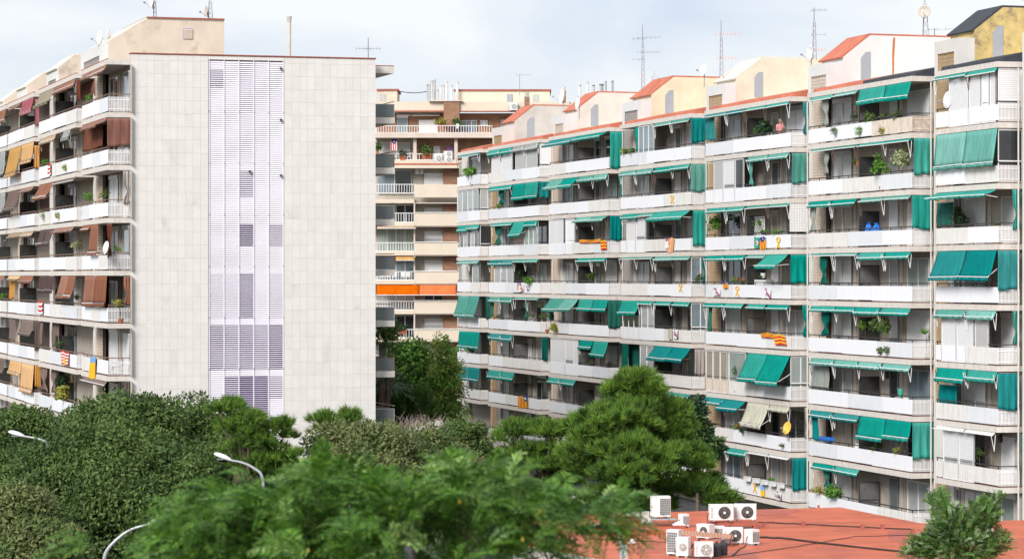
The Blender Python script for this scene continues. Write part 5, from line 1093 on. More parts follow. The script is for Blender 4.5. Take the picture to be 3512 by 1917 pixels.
def chair(B, q, k, c, x, e, mm, label):
    fr = B.fr; s = fr.s(px(c, x), e); z = B.Z(k); base = (s, e, z); t = thing('garden_chair', fr, base, uniq(label), 'chair', 'balcony chairs'); w = .25
    m = MB(); m.box((s - w, e - w, z + .42), (s + w, e + w, z + .46)); m.build('seat', mm, t, base)
    m = MB(); m.prism([(e + w, z + .46), (e + w + .04, z + .46), (e + w + .14, z + .95), (e + w + .10, z + .95)], 0, s - w, s + w); m.build('backrest', mm, t, base)
    for i in (-1, 1):
        for j in (-1, 1): m = MB(); m.tube((s + i * w * 1.1, e + j * w * 1.1, z), (s + i * w * .85, e + j * w * .85, z + .42), .022); m.build('leg', mm, t, base)
        m = MB(); m.box((s + i * w - .03, e - w, z + .64), (s + i * w + .03, e + w, z + .67)); m.build('armrest', mm, t, base)
chair(RB, None, 7, 'C', 395, .45, 'frame_white', 'white plastic chair in seventh row, below the white penthouse')
chair(RB, None, 8, 'F', 705, .5, 'cloth_striped_cloth', 'striped folding chair in eighth row, below the cream-roofed penthouse')
chair(LB, None, 6, 'K', 1025, .9, 'frame_dark', 'dark chair behind the slats in the sixth row, beside the grey stone wall')
t, base, s0, s1, z0, z1 = bx_thing(RB, 'C', 134, 935, 220, 962, .1, .3, 'plastic_crate', 'plastic_blue', 'blue plastic crate on the rail, seventh row, below the white penthouse', 'crate')
m = MB(); m.box((s0, .1, z0), (s1, .4, z0 + .03)); m.build('bottom', 'plastic_blue', t, base)
for i in range(3): m = MB(); zz = z0 + .04 + i * (z1 - z0) / 3; m.box((s0, .1, zz), (s1, .12, zz + .07)); m.box((s0, .38, zz), (s1, .4, zz + .07)); m.build('side_slat', 'plastic_blue', t, base)
m = MB()
for a in (s0, s1 - .03): m.box((a, .101, z0), (a + .03, .399, z1)); m.build('end', 'plastic_blue', t, base)
for i, x in enumerate((500, 568, 632, 695, 762)):
    s = RF.s(px('F', x)); z = RB.Z(8) + .9; base = (s, -.05, z); t = thing('rail_planter', RF, base, uniq(f'white box planter clipped to the rail, {ORD[i + 1]} of five, eighth row'), 'planter', 'white rail planters'); m = MB(); m.prism([(-.22, z + .14), (-.02, z + .14), (-.04, z - .08), (-.2, z - .08)], 0, s - .38, s + .38); m.build('box', 'frame_white', t, base)
    m = MB(); m.box((s - .4, -.24, z + .141), (s + .4, 0, z + .17)); m.build('lid', 'frame_white', t, base); m = MB(); m.box((s - .02, -.02, z + .142), (s + .02, .12, z + .2)); m.build('hook', 'metal_grey', t, base)
# trellises
for (c, key, k, x0, x1, y0, y1, e, mm, lab) in (('D', 'S3', 3, 1187, 1333, 1145, 1300, .55, 'frame_white', 'white diamond trellis holding pots, below the cream-roofed penthouse'), ('E', 'S3', 5, 1198, 1336, 672, 880, .5, 'lattice_back', 'dark diagonal lattice panel in fifth row, below the cream-roofed penthouse')):
    s0, s1 = RF.s(px(c, x0), e), RF.s(px(c, x1), e); z0, z1 = RB.Z(k) + .03, RF.z(py(c, y0), s0, e); base = ((s0 + s1) / 2, e, z0); t = thing('trellis', RF, base, uniq(lab), 'trellis'); m = MB(); st = .26; h = z1 - z0; w = s1 - s0; i = -h
    while i < w:
        for sg in (1, -1):
            a0 = max(0, -i); a1 = min(h, w - i)
            if a1 > a0: m.tube((s0 + i + a0 if sg > 0 else s1 - i - a0, e + sg * .008, z0 + a0), (s0 + i + a1 if sg > 0 else s1 - i - a1, e + sg * .008, z0 + a1), .014, n=4)
        i += st
    m.build('laths', mm, t, base)['kind'] = 'stuff'; m = MB(); m.box((s0 - .03, e - .025, z0), (s0, e + .025, z1)); m.box((s1, e - .025, z0), (s1 + .03, e + .025, z1)); m.box((s0, e - .026, z1), (s1, e + .026, z1 + .04)); m.box((s0, e - .026, z0), (s1, e + .026, z0 + .04)); m.build('trellis_frame', mm, t, base)
# white dotted screen on one return
q = RB.secs['S3']; s = q.b - .02; base = (s, .7, RB.Z(3)); t = thing('privacy_screen', RF, base, uniq('white perforated screen closing a third-row balcony end, below the cream-roofed penthouse'), 'screen'); m = MB()
for i in range(13): e = .06 + i * .095; m.box((s - .01, e - .028, RB.Z(3) + 1.0), (s + .01, e + .028, RB.Z(2) - SLAB - .02))
for j in range(18): z = RB.Z(3) + 1.0 + j * .085; m.box((s - .009, .04, z - .025), (s + .009, 1.23, z + .025))
m.build('mesh_panel', 'frame_white', t, base)['kind'] = 'stuff'; m = MB(); m.box((s - .02, .02, RB.Z(3) + .98), (s + .02, .04, RB.Z(2) - SLAB)); m.box((s - .02, 1.232, RB.Z(3) + .98), (s + .02, 1.26, RB.Z(2) - SLAB)); m.build('screen_frame', 'frame_white', t, base)
# wall lanterns
for c, key, k, x, y, lab in (('D', 'S4', 2, 440, 838, 'black wall lantern in second row, below the yellow red-roofed penthouse'), ('C', 'S2', 6, 685, 438, 'black wall lantern in sixth row, below the white penthouse'), ('C', 'S1', 7, 1595, 950, 'brown hanging lantern in seventh row, below the ochre penthouse')):
    e = BD - .15; s = RF.s(px(c, x), e); z = RF.z(py(c, y), s, e); base = (s, e, z); t = thing('wall_lantern', RF, base, uniq(lab), 'lantern'); m = MB(); m.lathe((s, e, z - .18), [(.05, 0), (.1, .06), (.13, .26), (.16, .28), (.04, .38), (.02, .42)], 6); m.build('lantern', 'frame_dark', t, base); m = MB(); m.path([(s, e, z + .22), (s, e + .02, z + .3), (s, BD - .01, z + .1)], .015); m.build('bracket', 'frame_dark', t, base)

# ---------------------------------------------------------------- the person at the top balcony
def person():
    q = RB.secs['S3']; e = .42; s = RF.s(px('D', 1470), e); z = RB.Z(1); base = (s, e, z)
    t = thing('person', RF, base, uniq('grey-haired person in a pink top leaning at a top-row balcony rail'), 'person')
    def skin(name, pts, edges, mm, root=0, lv=2):
        me = bpy.data.meshes.new(name); me.from_pydata([p[:3] for p in pts], edges, []); o = bpy.data.objects.new(name, me); COL.objects.link(o); o.parent = t
        md = o.modifiers.new('skin', 'SKIN'); md.use_smooth_shade = True
        if not me.skin_vertices: 
            bpy.context.view_layer.objects.active = o
        for i, p in enumerate(pts):
            me.skin_vertices[0].data[i].radius = (p[3], p[4] if len(p) > 4 else p[3])
        me.skin_vertices[0].data[root].use_root = True
        sub = o.modifiers.new('smooth', 'SUBSURF'); sub.levels = lv; sub.render_levels = lv; me.materials.append(M[mm]); return o
    # facing along the balcony to the viewer's right, one hand raised to the ear, the other on the rail
    P = [(0,0,.90,.15,.12),(0,0,1.10,.14,.11),(.02,0,1.30,.16,.11),(.04,0,1.41,.07,.06),(.06,0,1.47,.05,.05),(.08,0,1.56,.085,.075),(.09,0,1.65,.075,.07),
         (.02,-.17,1.36,.055),(.10,-.22,1.12,.045),(.26,-.24,1.04,.032),(.34,-.24,1.04,.022,.035),
         (.02,.17,1.36,.055),(.16,.22,1.16,.045),(.16,.10,1.44,.032),(.15,.08,1.54,.02,.035),
         (0,-.09,.84,.09),(.02,-.09,.46,.06),(0,-.09,.09,.042),(.12,-.09,.04,.04,.03),(0,.09,.84,.09),(-.02,.09,.46,.06),(-.03,.09,.09,.042),(.09,.09,.04,.04,.03),
         (.17,0,1.545,.018),(.14,.02,1.555,.02)]
    Ed = [(0,1),(1,2),(2,3),(3,4),(4,5),(5,6),(2,7),(7,8),(8,9),(9,10),(2,11),(11,12),(12,13),(13,14),(0,15),(15,16),(16,17),(17,18),(0,19),(19,20),(20,21),(21,22),(5,23)]
    skin('body', P[:24], Ed, 'skin')
    top = [(0,0,.88,.18,.145),(0,0,1.10,.17,.135),(.02,0,1.30,.185,.135),(.03,0,1.39,.10,.085),(.02,-.17,1.36,.075),(.08,-.205,1.18,.065),(.02,.17,1.36,.075),(.12,.21,1.21,.065)]
    skin('blouse', top, [(0,1),(1,2),(2,3),(2,4),(4,5),(2,6),(6,7)], 'pink_cloth')
    tr = [(0,0,.90,.165,.135),(0,-.09,.82,.105),(.02,-.09,.46,.078),(0,-.09,.12,.062),(0,.09,.82,.105),(-.02,.09,.46,.078),(-.03,.09,.12,.062)]
    skin('trousers', tr, [(0,1),(1,2),(2,3),(0,4),(4,5),(5,6)], 'navy_cloth')
    m = MB(); m.lathe((.055, 0, 1.58), [(.085, -.06), (.105, 0), (.105, .06), (.085, .115), (.045, .145), (.005, .15)], 12, 0, (-.25, 0, 1)); m.build('hair', 'hair_grey', t, (0, 0, 0), True)
    for y_ in (-.03, .03): m = MB(); m.lathe((.155, y_, 1.585), [(.002, -.01), (.011, -.004), (.011, .004), (.002, .01)], 8, 0, (1, 0, 0)); m.build('eye', 'black_ink', t, (0, 0, 0))
    m = MB(); m.box((.145, -.025, 1.503), (.16, .025, 1.512)); m.build('mouth', 'flag_purple', t, (0, 0, 0))
    for bx0, (hx, hy, hz), dr in (('a', (.36, -.24, 1.04), (1, 0, -.25)), ('b', (.15, .075, 1.57), (.1, -.1, 1))):
        for i in range(5):
            d = Vector(dr).normalized(); sp = Vector((0, .018 * (i - 2), 0)) if bx0 == 'a' else Vector((.018 * (i - 2), 0, 0)); ln = [.05, .075, .08, .075, .06][i] * .9; a = Vector((hx, hy, hz)) + sp
            if i == 0: a -= d * .03; d = (d + sp * 30).normalized()
            m = MB(); m.path([a, a + d * ln * .55, a + d * ln + Vector((.004, 0, -.012 if bx0 == 'a' else 0))], .009, .007, 6); m.build('finger', 'skin', t, (0, 0, 0), True)
person()

# ---------------------------------------------------------------- low building with the red roof
RZ = 4.5
def rp(x, y, z=RZ): return on_plane(px('Q', x), py('Q', y), z)
poly = [on_plane(x, y, RZ) for x, y in ((1760, 1769), (2883, 1738), (3162, 1793), (3700, 1776), (3760, 2100), (2300, 1952), (1775, 1862))]
pl = [(p.x, p.y) for p in poly][::-1]; cx_, cy_ = np.mean(pl, 0)
lowb = thing('low_building', WF, (cx_, cy_, 0), 'single-storey building with a wide red flat roof', 'building')
m = MB(); m.prism(pl, 2, 0, RZ - .06); m.build('wall', 'concrete', lowb, (cx_, cy_, 0))
m = MB(); ins = [(cx_ + (x - cx_) * .993, cy_ + (y - cy_) * .993) for x, y in pl]; m.prism(ins, 2, RZ - .059, RZ); m.build('roof_deck', 'red_deck', lowb, (cx_, cy_, 0))
for i, pts in enumerate((((1870, 330), (2010, 322), (2020, 392), (1880, 385)), ((1060, 440), (1180, 425), (1210, 470), (1080, 476)), ((1210, 222), (1420, 226), (1360, 246), (1190, 250)))):
    m = MB(); P = [rp(x, y, RZ + .006) for x, y in pts]; m.add(P + [p - Vector((0, 0, .004)) for p in P], [(0, 1, 2, 3), (7, 6, 5, 4), (0, 4, 5, 1), (1, 5, 6, 2), (2, 6, 7, 3), (3, 7, 4, 0)]); m.build('roof_patch', 'red_patch', lowb, (cx_, cy_, 0))
for i in range(9):                                       # lapped felt strips
    a = on_plane(1790, 1785 + 15 * i, RZ + .004); d = RF.E * 26; nn = RF.X * .02; m = MB(); m.add([a - nn, a - nn + d, a + nn + d + Vector((0, 0, .003)), a + nn + Vector((0, 0, .003))], [(0, 1, 2, 3)]); m.build('felt_lap', 'red_patch', lowb, (cx_, cy_, 0))
def cable(pts, r, label, sag=0):
    P = [rp(x, y, RZ + .03) for x, y in pts]; t = thing('roof_cable', WF, P[0], uniq(label), 'cable', 'cables on the red roof'); m = MB(); rr = random.Random(len(pts)); Q_ = []
    for i in range(len(P) - 1):
        for j in range(6): Q_.append(P[i].lerp(P[i + 1], j / 6) + Vector((rr.uniform(-.05, .05), rr.uniform(-.06, .06), rr.uniform(0, .015))))
    m.path(Q_ + [P[-1]], r, n=5); m.build('cable', 'cable', t, P[0])
cable([(1200, 362), (1330, 368), (1600, 402), (1980, 440)], .035, 'thick bundle of black cables crossing the red roof from the fans')
cable([(1060, 462), (1400, 412), (1700, 360), (2010, 352)], .014, 'thin black cable running diagonally over the red roof')
cable([(1200, 285), (1430, 296), (1750, 312), (2010, 322)], .024, 'pipe-like cable along the far part of the red roof on bricks')
cable([(1000, 300), (960, 330), (900, 372), (860, 420), (800, 458)], .02, 'loose black pipe run linking the clustered fan units')
cable([(850, 466), (960, 474), (1060, 462), (1140, 405)], .018, 'thin black pipe trailing in front of the clustered fan units')
cable([(330, 372), (560, 380), (760, 392)], .014, 'thin cable behind the domed vent on the red roof')
for i, (x, y) in enumerate(((1437, 305), (1742, 320), (1845, 320), (2002, 345), (1235, 312))):
    p = rp(x, y); t = thing('roof_brick', WF, p, uniq(f'red brick block carrying the roof cable, {ORD[i + 1]} of five'), 'brick', 'bricks on the red roof'); m = MB(); m.box(p - Vector((.07, .08, 0)), p + Vector((.07, .08, .11))); m.box(p + Vector((-.06, -.07, .112)), p + Vector((.08, .08, .17))); m.build('blocks', 'red_brick_trim', t, p)

# ---------------------------------------------------------------- air conditioners
def ac_unit(pos, rz, w, d, h, style, label, lift=0, group='air conditioners on the red roof', feet=True, fans=1, body='ac_white'):
    class Fr: P = Vector(pos); rot = rz; w = staticmethod(lambda p: Vector(pos) + Vector(p))
    t = thing('air_conditioner', Fr, (0, 0, 0), uniq(label), 'air conditioner', group); z0 = lift + (.06 if feet else 0)
    m = MB(); c = .025; pr = [(-w/2 + c, -d/2), (w/2 - c, -d/2), (w/2, -d/2 + c), (w/2, d/2 - c), (w/2 - c, d/2), (-w/2 + c, d/2), (-w/2, d/2 - c), (-w/2, -d/2 + c)]
    m.prism(pr, 2, z0, z0 + h); m.build('casing', body, t)
    m = MB(); m.prism([(a * 1.015, b_ * 1.03) for a, b_ in pr], 2, z0 + h + .001, z0 + h + .03); m.build('lid', body, t)
    if style in ('fan', 'pale'):
        for f in range(fans):
            r = min(w * .30, h / fans * .42); fc = (w * .10, z0 + h * (f + .5) / fans); bc = 'ac_black' if style == 'fan' else 'ac_grille'
            m = MB(); m.lathe((fc[0], -d/2 - .012, fc[1]), [(r, 0), (r, .010)], 24, 0, (0, 1, 0)); g_ = m.build('fan_well', bc, t)
            m = MB()
            for i in range(5):
                a = i * 2 * math.pi / 5; p1 = (fc[0] + math.cos(a) * r * .2, fc[1] + math.sin(a) * r * .2); p2 = (fc[0] + math.cos(a + .1) * r * .9, fc[1] + math.sin(a + .1) * r * .9); p3 = (fc[0] + math.cos(a + .75) * r * .9, fc[1] + math.sin(a + .75) * r * .9); m.prism([p1, p2, p3], 1, -d/2 - .026, -d/2 - .016)
            m.build('fan_blades', 'frame_dark' if style == 'fan' else 'ac_old', g_)
            m = MB(); m.lathe((fc[0], -d/2 - .045, fc[1]), [(r * .22, 0), (r * .22, .03)], 14, 0, (0, 1, 0)); m.build('hub', 'ac_white', g_)
            m = MB()
            for k in range(4):
                rr_ = r * (.4 + .2 * k); n = 24
                for i in range(n): a0, a1 = 2*math.pi*i/n, 2*math.pi*(i+1)/n; m.tube((fc[0] + math.cos(a0)*rr_, -d/2 - .048, fc[1] + math.sin(a0)*rr_), (fc[0] + math.cos(a1)*rr_, -d/2 - .048, fc[1] + math.sin(a1)*rr_), .004, n=3, caps=False)
            m.build('fan_guard', 'ac_grille', g_)
        m = MB()
        for i in range(7): z = z0 + h * (.12 + .11 * i); m.box((-w/2 + .03, -d/2 - .006, z), (-w/2 + w * .13, -d/2 - .001, z + h * .06))
        m.build('side_louvre', 'ac_grille', t)
    if style == 'grille':
        m = MB(); nx, nz = 5, 8; x0 = -w/2 + w * .40 if w > .6 else -w/2 + .04; x1 = w/2 - .03
        for i in range(nx):
            for j in range(nz): m.box((x0 + (x1 - x0) * i / nx + .008, -d/2 - .008, z0 + .06 + (h - .1) * j / nz), (x0 + (x1 - x0) * (i + 1) / nx - .008, -d/2 - .002, z0 + .06 + (h - .1) * (j + 1) / nz - .012))
        m.build('coil_grille', 'glass_smoke', t)
    if feet:
        for sx in (-1, 1): m = MB(); m.box((sx * w * .35 - .04, -d/2 - .03, lift), (sx * w * .35 + .04, d/2 + .03, z0 - .001)); m.build('foot', 'metal_grey', t)
    m = MB(); m.path([(-w/2 - .005, .0, z0 + .25), (-w/2 - .06, .0, z0 + .18), (-w/2 - .08, .02, lift + .02)], .014); m.build('pipe', 'cable', t)
    return t
def acq(x0, x1, yt, yb, yc, rz, style, label, d=.36, **k):
    p = rp((x0 + x1) / 2, yc); mp_ = p.y / F / 1.5047; lift = (yc - yb) * mp_; w = (x1 - x0) * mp_ / (abs(math.cos(rz)) + abs(math.sin(rz)) * .4); ac_unit(p, rz, w, d, (yb - yt) * mp_, style, label, lift, **k); return p, lift
acq(948, 1078, 205, 281, 318, .12, 'fan', 'white fan unit on the raised red beam, beside the similar one')
acq(1078, 1197, 203, 277, 312, -.10, 'fan', 'white fan unit at the end of the raised red beam')
acq(890, 975, 308, 373, 373, -.75, 'fan', 'white fan unit turned aside, behind the corrugated sheet')
acq(1022, 1125, 325, 398, 398, .04, 'fan', 'white dark-fanned unit in front of the cable bundle')
acq(1145, 1198, 335, 402, 402, .5, 'grille', 'narrow white unit showing its coil grille beside the cable bundle', d=.5)
acq(962, 1030, 318, 368, 368, .1, 'grille', 'small white unit with dark grille in the middle of the cluster')
acq(650, 750, 163, 262, 300, .15, 'grille', 'tall white unit with dark grille on a metal platform', d=.5)
acq(797, 843, 255, 312, 312, .4, 'grille', 'small white unit standing apart near the skylight')
acq(735, 808, 337, 456, 456, -.5, 'grille', 'tall narrow white unit at the near end of the cluster')
acq(782, 854, 375, 465, 465, -.35, 'pale', 'white pale-fanned unit beside the tall narrow one')
acq(874, 972, 400, 468, 468, .06, 'pale', 'white pale-fanned unit nearest the roof edge')
acq(455, 556, 250, 300, 300, .1, 'none', 'long low white unit behind the red duct')
acq(556, 650, 244, 296, 296, .1, 'none', 'second long low white unit behind the red duct')
acq(2368, 2410, 300, 385, 385, .3, 'none', 'white box unit half hidden by the silver-green tree')
# beam and platform
p = rp(1072, 316); t = thing('support_beam', WF, p, uniq('red painted beam carrying the two raised fan units'), 'beam'); m = MB(); m.box(p + Vector((-.95, -.25, .12)), p + Vector((.95, .25, .24))); m.build('beam', 'red_brick_trim', t, p)
for x in (-.85, .0, .85): m = MB(); m.box(p + Vector((x - .1, -.25, 0)), p + Vector((x + .1, .25, .119))); m.build('leg', 'red_brick_trim', t, p)
p = rp(705, 302); t = thing('metal_platform', WF, p, uniq('grey metal platform under the tall unit'), 'platform'); m = MB(); m.box(p + Vector((-.42, -.45, .24)), p + Vector((.55, .35, .265))); m.build('deck', 'galv', t, p)
for x in (-.38, .5):
    for y in (-.4, .3): m = MB(); m.tube(p + Vector((x, y, 0)), p + Vector((x, y, .239)), .02); m.build('leg', 'galv', t, p)
# pitched corrugated sheet over the near units
p = rp(940, 410); t = thing('corrugated_sheet', WF, p, uniq('terracotta corrugated sheet sheltering the near units'), 'roof sheet'); m = MB()
m.grid(lambda u, v: (p.x - .93 + 1.86 * u, p.y - .2 + .75 * v, p.z + .42 + .10 * v - .14 * u + .012 * math.sin(u * 110)), 120, 2); o = m.build('sheet', 'terracotta_sheet', t, p); o.modifiers.new('thickness', 'SOLIDIFY').thickness = .01
for x in (-.85, .85):
    for y in (-.15, .5): m = MB(); m.tube(p + Vector((x, y, 0)), p + Vector((x, y, .42)), .018); m.build('post', 'metal_brown', t, p)
for i, (x, y) in enumerate(((990, 462), (1022, 455))):
    p = rp(x, y); t = thing('gas_bottle', WF, p, uniq(['dark tank', 'second dark tank'][i] + ' under the corrugated sheet'), 'tank'); m = MB(); m.lathe(p, [(.15, 0), (.16, .05), (.16, .36), (.10, .44), (.04, .46), (.04, .52)], 14); m.build('tank', 'pot_dark', t, p)
    m = MB(); m.lathe(p + Vector((0, 0, .52)), [(.07, 0), (.07, .05)], 10); m.build('valve', 'metal_grey', t, p)
for i, (x, y, w) in enumerate(((375, 328, 84), (490, 346, 80), (795, 315, 70))):
    p = rp(x, y); r = w / 2 / 1.5047 * p.y / F; t = thing('skylight', WF, p, uniq(['white pyramid skylight', 'white pyramid skylight in front of the duct', 'white pyramid skylight by the platform'][i] + [' near the feathery tree', ' beside the lamp pole', ' edge'][i]), 'skylight', 'pyramid skylights'); m = MB(); m.box(p + Vector((-r, -r, 0)), p + Vector((r, r, .12))); m.build('kerb', 'red_brick_trim', t, p)
    m = MB(); q_ = r * .94; m.add([p + Vector((-q_, -q_, .122)), p + Vector((q_, -q_, .122)), p + Vector((q_, q_, .122)), p + Vector((-q_, q_, .122)), p + Vector((0, 0, .122 + r * .55))], [(0, 1, 4), (1, 2, 4), (2, 3, 4), (3, 0, 4), (3, 2, 1, 0)]); m.build('dome', 'frame_white', t, p)
p = rp(556, 392); t = thing('roof_dome', WF, p, uniq('tiny white domed vent on the red roof'), 'vent'); m = MB(); m.lathe(p, [(.12, 0), (.12, .04), (.1, .1), (.05, .14), (.01, .15)], 14); m.build('dome', 'frame_white', t, p, True); m = MB(); m.lathe(p, [(.15, 0), (.15, .02)], 14); m.build('flange', 'frame_white', t, p)
# red rendered duct with an elbow
p = rp(565, 352); t = thing('vent_duct', WF, p, uniq('red rendered ventilation duct with a curved hood'), 'duct'); m = MB(); m.prism([(-.46, 0), (.44, 0), (.44, .16), (.25, .16), (.25, .5), (.18, .62), (.02, .68), (-.30, .68), (-.46, .60)], 1, -.3, .32); m.v = [(a + p.x, b_ + p.y, c_ + p.z) for a, b_, c_ in m.v]; m.build('duct', 'red_deck', t, p)
m = MB(); m.prism([(-.85, 0), (-.32, 0), (-.32, .74), (-.5, .78), (-.72, .66), (-.82, .4)], 1, .1, .75); m.v = [(a + p.x, b_ + p.y, c_ + p.z) for a, b_, c_ in m.v]; m.build('side_hood', 'red_deck', t, p)
m = MB(); m.prism([(.15, 0), (1.1, 0), (1.1, .14), (.15, .14)], 1, .36, .7); m.v = [(a + p.x, b_ + p.y, c_ + p.z) for a, b_, c_ in m.v]; m.build('low_kerb', 'red_deck', t, p)

# ---------------------------------------------------------------- street lamps
def lamp(arm, head, Y, label, r=.055):
    """arm: photo points from the pole foot side up to the head; head: two end points"""
    P = [at(x, y, Y) for x, y in arm]; foot = Vector((P[0].x, Y, 0)); t = thing('street_lamp', WF, foot, uniq(label), 'street lamp', 'street lamps'); m = MB(); m.path([foot, foot + (P[0] - foot) * .5, P[0]], .09, .07, 10); m.build('pole', 'galv', t, foot, True)
    Q_ = []
    for i in range(len(P) - 1):
        a = P[max(0, i - 1)]; b_ = P[i]; c = P[i + 1]; d = P[min(len(P) - 1, i + 2)]
        for j in range(6):
            u = j / 6; Q_.append(.5 * ((2 * b_) + (c - a) * u + (2 * a - 5 * b_ + 4 * c - d) * u * u + (3 * b_ - a - 3 * c + d) * u ** 3))
    m = MB(); m.path(Q_ + [P[-1]], .068, r * .75, 8); m.build('arm', 'galv', t, foot, True)
    if head:
        a, b_ = at(*head[0], Y), at(*head[1], Y); d = (b_ - a); l = d.length; d.normalize(); up = Vector((0, 0, 1)); up = (up - d * up.dot(d)).normalized(); sd = d.cross(up)
        m = MB(); secs = [(0, .05, .05), (.12, .11, .09), (.4, .17, .13), (.75, .16, .12), (.95, .09, .07), (1.0, .02, .02)]; vs = []; n = 12
        for f, w, h in secs:
            for i in range(n):
                th = 2 * math.pi * i / n; vs.append(a + d * l * f + sd * w * math.cos(th) + up * (h * math.sin(th) if math.sin(th) > 0 else h * .55 * math.sin(th)))
        fs = [(j*n + i, j*n + (i+1) % n, (j+1)*n + (i+1) % n, (j+1)*n + i) for j in range(len(secs) - 1) for i in range(n)]; m.add(vs, fs); m.build('lamp_head', 'dish', t, foot, True)
        m = MB(); m.box(a + d * l * .5 - Vector((.2, .1, .1)), a + d * l * .5 + Vector((.2, .1, -.055))); m.build('lens', 'glass_blue', t, foot)
lamp([(165, 1640), (162, 1530), (140, 1508), (108, 1500), (81, 1496)], ((84, 1497), (28, 1480)), 124, 'street lamp at the corner before the dark trees below brown awnings')
lamp([(905, 1760), (900, 1640), (870, 1605), (830, 1586), (790, 1578)], ((793, 1579), (733, 1555)), 114, 'street lamp reaching out before the pine by the louvred wall')
lamp([(352, 1960), (363, 1895), (400, 1850), (450, 1815), (512, 1797)], ((508, 1799), (566, 1776)), 96, 'street lamp half hidden by the blurred feathery tree')
lamp([(2131, 1960), (2129, 1866), (2106, 1800), (2066, 1750), (1973, 1713)], ((1978, 1715), (1925, 1698)), 88, 'street lamp curving up before the red roof')
p = at(2143, 1870, 90); f0 = Vector((p.x, p.y, 0)); t = thing('utility_cabinet', WF, f0, uniq('narrow grey cabinet on a post beside the lamp pole'), 'cabinet'); m = MB(); m.box(Vector((p.x - .08, 90.1, 0)), Vector((p.x + .08, 90.25, p.z - .6))); m.build('post', 'concrete', t, f0); m = MB(); m.box(Vector((p.x - .085, 90, p.z - .6)), Vector((p.x + .085, 90.3, p.z))); m.build('box', 'pipe_beige', t, f0)

# ---------------------------------------------------------------- aerials and dishes
def yagi(m, c, d, L_, n, r=.012, el=.5):
    c = Vector(c); d = Vector(d).normalized(); sd = d.cross(Vector((0, 0, 1))).normalized(); m.tube(c - d * L_ * .3, c + d * L_ * .7, r, n=4)
    for i in range(n): p = c + d * L_ * (-.28 + .95 * i / max(1, n - 1)); m.tube(p - sd * el * .3, p + sd * el * .3, r * .7, n=3); m.tube(p - Vector((0, 0, el * .25)), p + Vector((0, 0, el * .25)), r * .7, n=3)
def mast(x, yt, yb, Y, label, kind='lattice', aer=(), col='mast', w=.14):
    a = at(x, yb, Y); b_ = at(x, yt, Y); t = thing('aerial_mast', WF, a, uniq(label), 'aerial', 'roof aerials'); m = MB(); h = (b_ - a).length
    if kind == 'lattice':
        cs = [Vector((w * math.cos(i * 2.094), w * math.sin(i * 2.094), 0)) for i in range(3)]; hh = h * .72
        for c in cs: m.tube(a + c, a + c * .55 + Vector((0, 0, hh)), .019, n=4)
        n = max(4, int(hh / .35))
        for i in range(n):
            f0_, f1_ = i / n, (i + 1) / n
            for j in range(3): m.tube(a + cs[j] * (1 - .45 * f0_) + Vector((0, 0, hh * f0_)), a + cs[(j + 1) % 3] * (1 - .45 * f1_) + Vector((0, 0, hh * f1_)), .010, n=3)
        m.tube(a + Vector((0, 0, hh)), b_, .028, .02, n=5)
    else: m.tube(a, b_, .03, .025, n=5)
    m.build('mast', col, t, a)
    for (dx, dy, L_, n, mm) in aer:
        m = MB(); p = at(x, dy, Y); yagi(m, p + Vector((.1 * (1 if dx > 0 else -1), 0, 0)), (dx, -.3, 0), L_, n, .013, .4); m.build('antenna', mm, t, a)
mast(2204, 84, 310, 190, 'tall dark mast with two cross aerials behind the pink-beige penthouse', aer=((1, 130, 1.6, 6, 'mast'), (1, 180, 1.5, 8, 'mast'), (-1, 135, .8, 3, 'mast'), (-1, 205, .8, 3, 'mast')))
mast(2473, 72, 268, 176, 'red mast with orange aerials behind the yellow penthouse', aer=((1, 118, 1.5, 7, 'orange_plastic'), (1, 200, 1.2, 6, 'orange_plastic')))
mast(2792, 26, 205, 164, 'slim dark mast with a comb aerial behind the cream-roofed penthouse', aer=((1, 36, .9, 8, 'mast'), (1, 120, .8, 2, 'mast'), (1, 172, .8, 5, 'orange_plastic')))
mast(3172, -30, 125, 152, 'lattice mast above the white penthouse carrying a beige dish', aer=(), w=.18)
mast(3205, 98, 128, 152, 'short aerial with a long boom on the white penthouse', 'pole', aer=((1, 102, 1.4, 4, 'mast'),))
mast(2245, 243, 300, 420, 'small distant steel pylon beyond the roofs', w=.9)
mast(530, -20, 68, 165, 'lattice mast on the tan penthouse with a small dish', w=.12)
mast(720, -20, 72, 165, 'lattice mast at the far edge of the tan penthouse', aer=(), w=.17)
mast(1263, 130, 200, 166, 'thin pole aerial at the corner of the grey end wall', 'pole', aer=((1, 168, .9, 5, 'mast'), (-1, 168, .9, 5, 'mast')))
mast(1782, 258, 330, 278, 'thin pole aerial on the distant brick block', 'pole', aer=((1, 258, 1.4, 5, 'mast'),))
def dish(x, y, Y, r, label, mm='dish', face=(-.8, -.5, .35), stand=.6):
    c = at(x, y, Y); d = Vector(face).normalized(); b0 = c - d * .05 - Vector((0, 0, r + stand)); t = thing('satellite_dish', WF, b0, uniq(label), 'satellite dish', 'satellite dishes'); m = MB(); prof = [(r * (i / 6), r * .26 * (i / 6) ** 2) for i in range(7)]
    prof[0] = (.01, 0); m.lathe(c - d * r * .13, prof, 22, 0, d); m.f.pop(); m.m.pop(); o = m.build('reflector', mm, t, b0, True); o.modifiers.new('thickness', 'SOLIDIFY').thickness = .02
    m = MB(); m.tube(c - Vector((0, 0, r * .8)) + d * .05, c + d * r * 1.15 - Vector((0, 0, r * .25)), .016, n=4); tip = c + d * r * 1.15 - Vector((0, 0, r * .25)); m.lathe(tip, [(.05, -.06), (.055, .06)], 8, 0, d); m.build('feed_arm', 'metal_grey', t, b0)
    m = MB(); m.tube(b0, c - d * .06, .03, n=6); m.build('stand', 'metal_grey', t, b0)
dish(2413, 243, 178, .40, 'white satellite dish on the cream-roofed penthouse edge', face=(-.9, -.45, .25))
